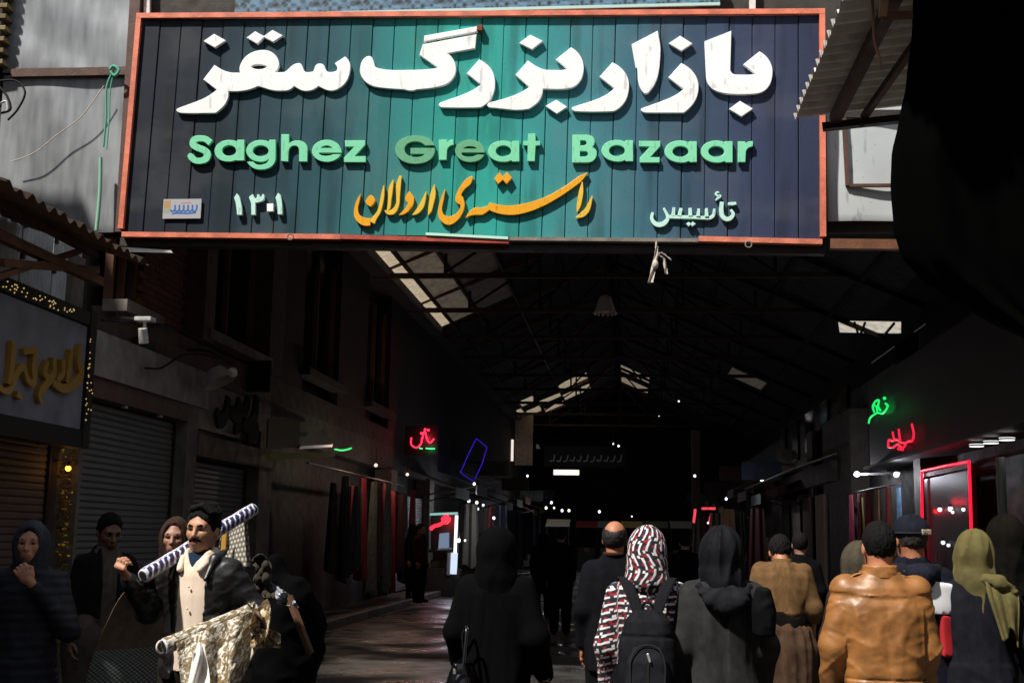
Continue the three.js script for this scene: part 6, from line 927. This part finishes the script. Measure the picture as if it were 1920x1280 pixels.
{ // man in brown Kurdish dress
  const p = person({ label: 'man from behind, head bowed, in brown shirt, dark sash and wide brown trousers', px: 1466, py: 1012, Z: 9.4, yaw: BACK, tilt: 0.5, drop: 0.06, fwd: 0.11, head: [0.0, 1.53, 0.11], skin: '#a86e50', s: 0.99, L: [[0.26, 1.1, 0.0], [0.25, 0.9, 0.14]], R: [[-0.275, 1.12, -0.02], [-0.26, 0.86, 0.08]] });
  p.hair(HAIR, 1.4);
  const br = cloth('#775a3c');
  p.coat('shirt', br, { short: false, body: [[1.06, 0.19, 0.14], [1.09, 0.205, 0.155], [1.14, 0.205, 0.15], [1.26, 0.22, 0.148], [1.36, 0.222, 0.14], [1.42, 0.17, 0.115], [1.46, 0.095, 0.09]], sleeve: 0.072, cuff: 0.45, disp: folds(0.009, 2, 6, 21), h: 0.012 });
  p.put('shirt_collar', nets(loft([[1.425, 0.085, 0.085, 0.0], [1.465, 0.075, 0.08, 0.02], [1.49, 0.07, 0.075, 0.03]]), [-0.15, 1.38, -0.15], [0.15, 1.53, 0.18], 0.009), br);
  p.put('sash', nets(puff(loft([[0.99, 0.166, 0.138], [1.05, 0.172, 0.145], [1.1, 0.166, 0.138]]), folds(0.012, 1, 30, 5, 2)), [-0.3, 0.92, -0.25], [0.3, 1.16, 0.25], 0.011), cloth('#1b1715'));
  p.put('baggy_trousers', nets(puff(union([loft([[0.3, 0.21, 0.15], [0.55, 0.235, 0.18], [0.84, 0.245, 0.185], [0.97, 0.21, 0.16], [1.02, 0.165, 0.135]]), cap([0.11, 0.35, 0], [0.1, 0.1, 0], 0.12, 0.06), cap([-0.11, 0.35, 0], [-0.1, 0.1, 0], 0.12, 0.06)], 0.06), (x, y, z) => 0.02 * (ridge3(Math.atan2(x, z) * 3.4, y * 0.9, 3) - 0.6) + 0.006 * ridge3(x * 20, y * 8, z * 20)), [-0.38, 0.03, -0.3], [0.38, 1.08, 0.3], 0.013), cloth('#533f31')); p.shoes();
}
{ // man in the tan leather jacket
  const p = person({ label: 'man seen from behind in a shiny tan leather jacket', px: 1647, py: 981, Z: 6.25, yaw: BACK, skin: '#b57a5c', L: [[0.29, 1.12, -0.03], [0.305, 0.86, 0.05]], R: [[-0.258, 1.12, -0.02], [-0.262, 0.87, 0.07]], turn: 0.1 });
  p.hair(HAIR, 0.8);
  const tan = mat('#a26c38', 0.47, { bumpMap: rep(FINE, 3), bumpScale: 0.0006, clearcoat: 0.1, clearcoatRoughness: 0.35, map: rep(TINT, 1.4) });
  const cr = creases(0.013, 20, 14);
  const disp = (x, y, z) => {
    const arm = Math.abs(x) > 0.185 && y < 1.34, yoke = arm ? 0 : 0.009 * sstep(y - 1.375 + 0.012 * Math.cos(x * 11), -0.006, 0.006), seam = 0, band = !arm ? -0.006 * Math.exp(-(((y - 0.975) / 0.006) ** 2)) + 0.004 * sstep(0.975 - y, 0, 0.01) : 0;
    const vert = !arm && y < 1.375 ? 0.026 * sstep(1.375 - y, 0, 0.1) * sstep(y, 0.96, 1.04) * (ridge3(x * 9.5 + 0.8 * Math.sign(x) * (1.3 - y) + 0.3 * noise3(x * 4, y * 5, 1), y * 1.1, 5) - 0.4) + 0.008 * (ridge3(x * 8 + y * 6, y * 9 - x * 6, 8) - 0.4) + 0.003 * (ridge3(x * 18, y * 30 + x * 8, 3) - 0.4): 0;
    const rings = arm ? 0.012 * (ridge3(x * 5, y * 14 + x * 10 + noise3(x * 9, y * 9, z * 9), z * 5 + 2) - 0.4) + 0.003 * (ridge3(x * 12, y * 26 - x * 12, z * 12) - 0.4) : 0;
    return yoke + seam + band + vert + rings + 0.12 * cr(x, y, z);
  };
  p.coat('leather_jacket', tan, { body: [[0.93, 0.228, 0.162], [0.98, 0.238, 0.168], [1.05, 0.232, 0.16], [1.2, 0.236, 0.155], [1.32, 0.236, 0.15], [1.4, 0.2, 0.128], [1.45, 0.125, 0.1], [1.48, 0.09, 0.088]], n: 2.6, sleeve: 0.073, sw: 0.19, k: 0.035, disp, h: 0.0078, cuff: 0.97 });
  p.put('collar', nets(puff(carve(loft([[1.455, 0.092, 0.092, -0.012], [1.495, 0.083, 0.085, -0.016], [1.515, 0.08, 0.082, -0.016]]), cap([0, 1.5, 0], [0, 1.6, 0], 0.062), 0.01), (x, y, z) => 0.004 * ridge3(x * 30, y * 30, z * 30)), [-0.15, 1.4, -0.16], [0.15, 1.58, 0.15], 0.007), tan);
  for (const e of [1, -1]) { p.put('shoulder_strap', sheet((u, v) => V(e * lerp(0.09, 0.185, v), 1.474 - 0.055 * v + 0.012 * Math.sin(v * 3), -0.03 + (u - 0.5) * 0.045), 3, 8, 1, 1, -0.008), tan); p.put('stud', new THREE.SphereGeometry(0.007, 8, 6).translate(e * 0.115, 1.487, -0.03), mat('#4a3a2a', 0.3, { metalness: 0.8 })); }
  p.legs('trousers', cloth('#15161c')); p.shoes();
}
{ // man with a cap
  const p = person({ label: 'man in dark cap and navy hooded jacket with white and red sleeve', px: 1708, py: 970, Z: 6.95, nar: 1, yaw: BACK + 0.15, skin: '#9a6348', R: [[-0.28, 1.13, -0.02], [-0.27, 0.9, 0.08]] });
  p.hair(HAIRG, 0.7);
  p.onHead('cap', nets(puff(common(ell([0, 0.045, -0.012], [0.094, 0.092, 0.112]), (x, y, z) => 0.035 - y), (x, y, z) => 0.003 * ridge3(x * 20, y * 14, z * 20)), [-0.13, 0.01, -0.15], [0.13, 0.16, 0.13], 0.006), cloth('#20222c')); p.onHead('cap_brim', nets(common(ell([0.02, 0.03, 0.1], [0.075, 0.012, 0.09]), (x, y, z) => 0.06 - z), [-0.1, 0, 0.03], [0.12, 0.06, 0.21], 0.007), cloth('#2b2c33'));
  p.onHead('cap_band', new THREE.TorusGeometry(0.092, 0.007, 8, 30).rotateX(Math.PI / 2).scale(1, 1, 1.18).translate(0, 0.036, -0.012), cloth('#32343c')); p.onHead('cap_strap', rbox(0.07, 0.03, 0.012, 0.005, -0.045, 0.042, -0.108, 0.45), mat('#b4a48c', 0.7));
  p.coat('hooded_jacket', cloth('#1c1d29'), { body: torso(0.228, 0.82, 0.22), sleeve: 0.07, disp: folds(0.009, 2, 6, 31), h: 0.012 });
  p.put('hood', nets(puff(union([cap([-0.11, 1.44, -0.03], [0, 1.42, -0.13], 0.045), cap([0.11, 1.44, -0.03], [0, 1.42, -0.13], 0.045), cap([0, 1.42, -0.13], [0, 1.35, -0.15], 0.05, 0.03)], 0.05), folds(0.012, 3, 12, 6)), [-0.22, 1.26, -0.26], [0.22, 1.56, 0.08], 0.01), cloth('#232430'));
  const sh1 = union([loft([[0.82, 0.228, 0.16], [1.12, 0.222, 0.142], [1.26, 0.235, 0.145], [1.36, 0.23, 0.138], [1.43, 0.18, 0.112]]), cap([-0.155, 1.39, -0.01], [-0.28, 1.13, -0.02], 0.078, 0.066)], 0.04), block = (y0, y1, x1) => common((x, y, z) => sh1(x, y, z) - 0.012, (x, y, z) => Math.max(y - y1 - 0.12 * (x + 0.1), y0 - y, x - x1, z - 0.02));
  p.put('white_panel', nets(block(1.22, 1.385, -0.02), [-0.42, 1.1, -0.26], [0.05, 1.5, 0.1], 0.01), mat('#d9dade', 0.85)); p.put('red_panel', nets(block(1.0, 1.215, -0.09), [-0.42, 0.95, -0.26], [0.05, 1.3, 0.1], 0.01), mat('#a5101c', 0.85));
  p.legs('trousers', cloth('#17181d')); p.shoes();
}
{ // person behind the tan jacket
  const p = person({ label: 'stooping person in a grey brown cape, mostly hidden behind the tan jacket', px: 1612, py: 1030, Z: 7.6, yaw: BACK - 0.4, woman: true, s: 0.92, drop: 0 });
  scarf(p, cloth('#4d463b'), { grow: 0.03, drape: 1.0, seed: 9 }); p.coat('cape', cloth('#3c2a26'), { body: torso(0.21, 0.5, 0.25), disp: folds(0.008, 3, 4, 2), h: 0.016 }); p.legs('trousers', cloth('#1b1b1e'), 0.9); p.shoes();
}
{ // woman with the olive scarf
  const p = person({ label: 'woman seen from behind in an olive head scarf and dark coat at the right edge', px: 1826, py: 999, Z: 6.9, yaw: BACK - 0.25, woman: true, skin: '#b98468', R: [[-0.31, 1.14, -0.04], [-0.36, 0.92, 0.12]], L: [[0.27, 1.12, 0.0], [0.27, 0.92, 0.14]], turn: -0.25 });
  p.coat('coat', cloth('#1f1f26'), { body: [[0.5, 0.26, 0.2], [0.75, 0.25, 0.19], [0.95, 0.225, 0.17], [1.1, 0.205, 0.155], [1.26, 0.215, 0.15], [1.36, 0.21, 0.14], [1.43, 0.16, 0.115], [1.48, 0.1, 0.1]], sleeve: 0.07, cuff: 0.88, disp: (x, y, z) => folds(0.01, 2, 4, 41)(x, y, z) + (y < 1.02 ? 0.008 * ridge3(x * 5, y * 16 - x * 8, z * 5) : 0) });
  const ol = mat('#5e5528', 0.85, { bumpMap: rep(WEAVE, 14), bumpScale: 0.0008, map: rep(TINT, 2.4), sheen: 0.3, sheenColor: lin('#cfc070') });
  scarf(p, ol, { grow: 0.02, drape: 0.6, amp: 0.015, seed: 6, k: 0.05 });
  p.put('scarf_end', sheet((u, v) => { const k = 0.5 + 0.5 * Math.sin(u * 21 + 2.2 * Math.sin(u * 5)); const w = 0.72 + 0.28 * Math.cos(v * 2.6); return V(-0.05 - 0.165 * (0.5 + (u - 0.5) * w) - 0.03 * v, 1.465 - 0.055 * u - v * (0.26 + 0.05 * Math.sin(u * 6 + 1)) , -0.125 - 0.035 * Math.sin(Math.min(1, v * 2.4) * 1.57) - 0.03 * k * (0.3 + v) + 0.04 * u); }, 60, 24, 0.4, 0.5, 0.006), ol);
  p.put('scarf_knot', nets(puff(union([cap([-0.04, 1.47, -0.1], [-0.12, 1.455, -0.12], 0.032, 0.035), cap([-0.12, 1.455, -0.12], [-0.19, 1.41, -0.1], 0.035, 0.022)], 0.03), (x, y, z) => 0.01 * (ridge3(x * 12, y * 34 + x * 12, z * 30) - 0.45)), [-0.27, 1.34, -0.22], [0.04, 1.55, 0.0], 0.0065), ol);
  p.legs('trousers', cloth('#3d4450'), 0.95); p.shoes();
}
{ // dark figure at the right edge
  const p = person({ label: 'dark hooded person at the right edge behind the woman with the olive scarf', px: 1886, py: 973, Z: 8.4, yaw: BACK + 0.3, woman: true });
  scarf(p, cloth('#15130f'), { grow: 0.03, drape: 1.0, seed: 4 }); p.coat('long_coat', cloth('#0c0c0e'), { body: torso(0.215, 0.35, 0.27), disp: folds(0.008, 3, 3, 7), h: 0.016 }); p.shoes();
}
// figures deep in the passage
{
  const far = (label, px, py, Z, yaw, c1, c2, woman, ground = 0) => { const p = person({ label, px, py, Z, yaw, woman, ground, skin: '#8a6450' }); woman ? scarf(p, cloth(c1), { grow: 0.025, drape: 0.9, h: 0.014 }) : p.hair(HAIR, 1); p.coat('coat', cloth(c1), { body: torso(0.215, woman ? 0.5 : 0.8, 0.23), h: 0.022, disp: folds(0.008, 2, 4, px) }); p.legs('trousers', cloth(c2), woman ? 0.9 : 1.1); p.shoes(); };
  far('figure in brown jacket standing left of the lit display case', 789, 982, 27.5, 1.2, '#3a2418', '#121214', false, 0.12);
  far('dark figure close behind the brown jacket near the display case', 775, 984, 29, 1.0, '#16161a', '#101012', true, 0.12);
  far('distant dark walker in the middle of the passage', 1052, 992, 21, BACK, '#121316', '#0e0e10', false);
  far('distant woman in black walking beside the middle of the passage', 1018, 1000, 25, BACK, '#0d0d0f', '#0d0d0f', true);
  far('distant dark walker between the striped hood and the grey coat', 1285, 1001, 17, BACK, '#111114', '#0f0f12', false);
  far('dark man walking behind the man in the brown shirt', 1500, 1000, 13, BACK, '#0e0e11', '#101013', false);
}
renderer.render(scene, camera);
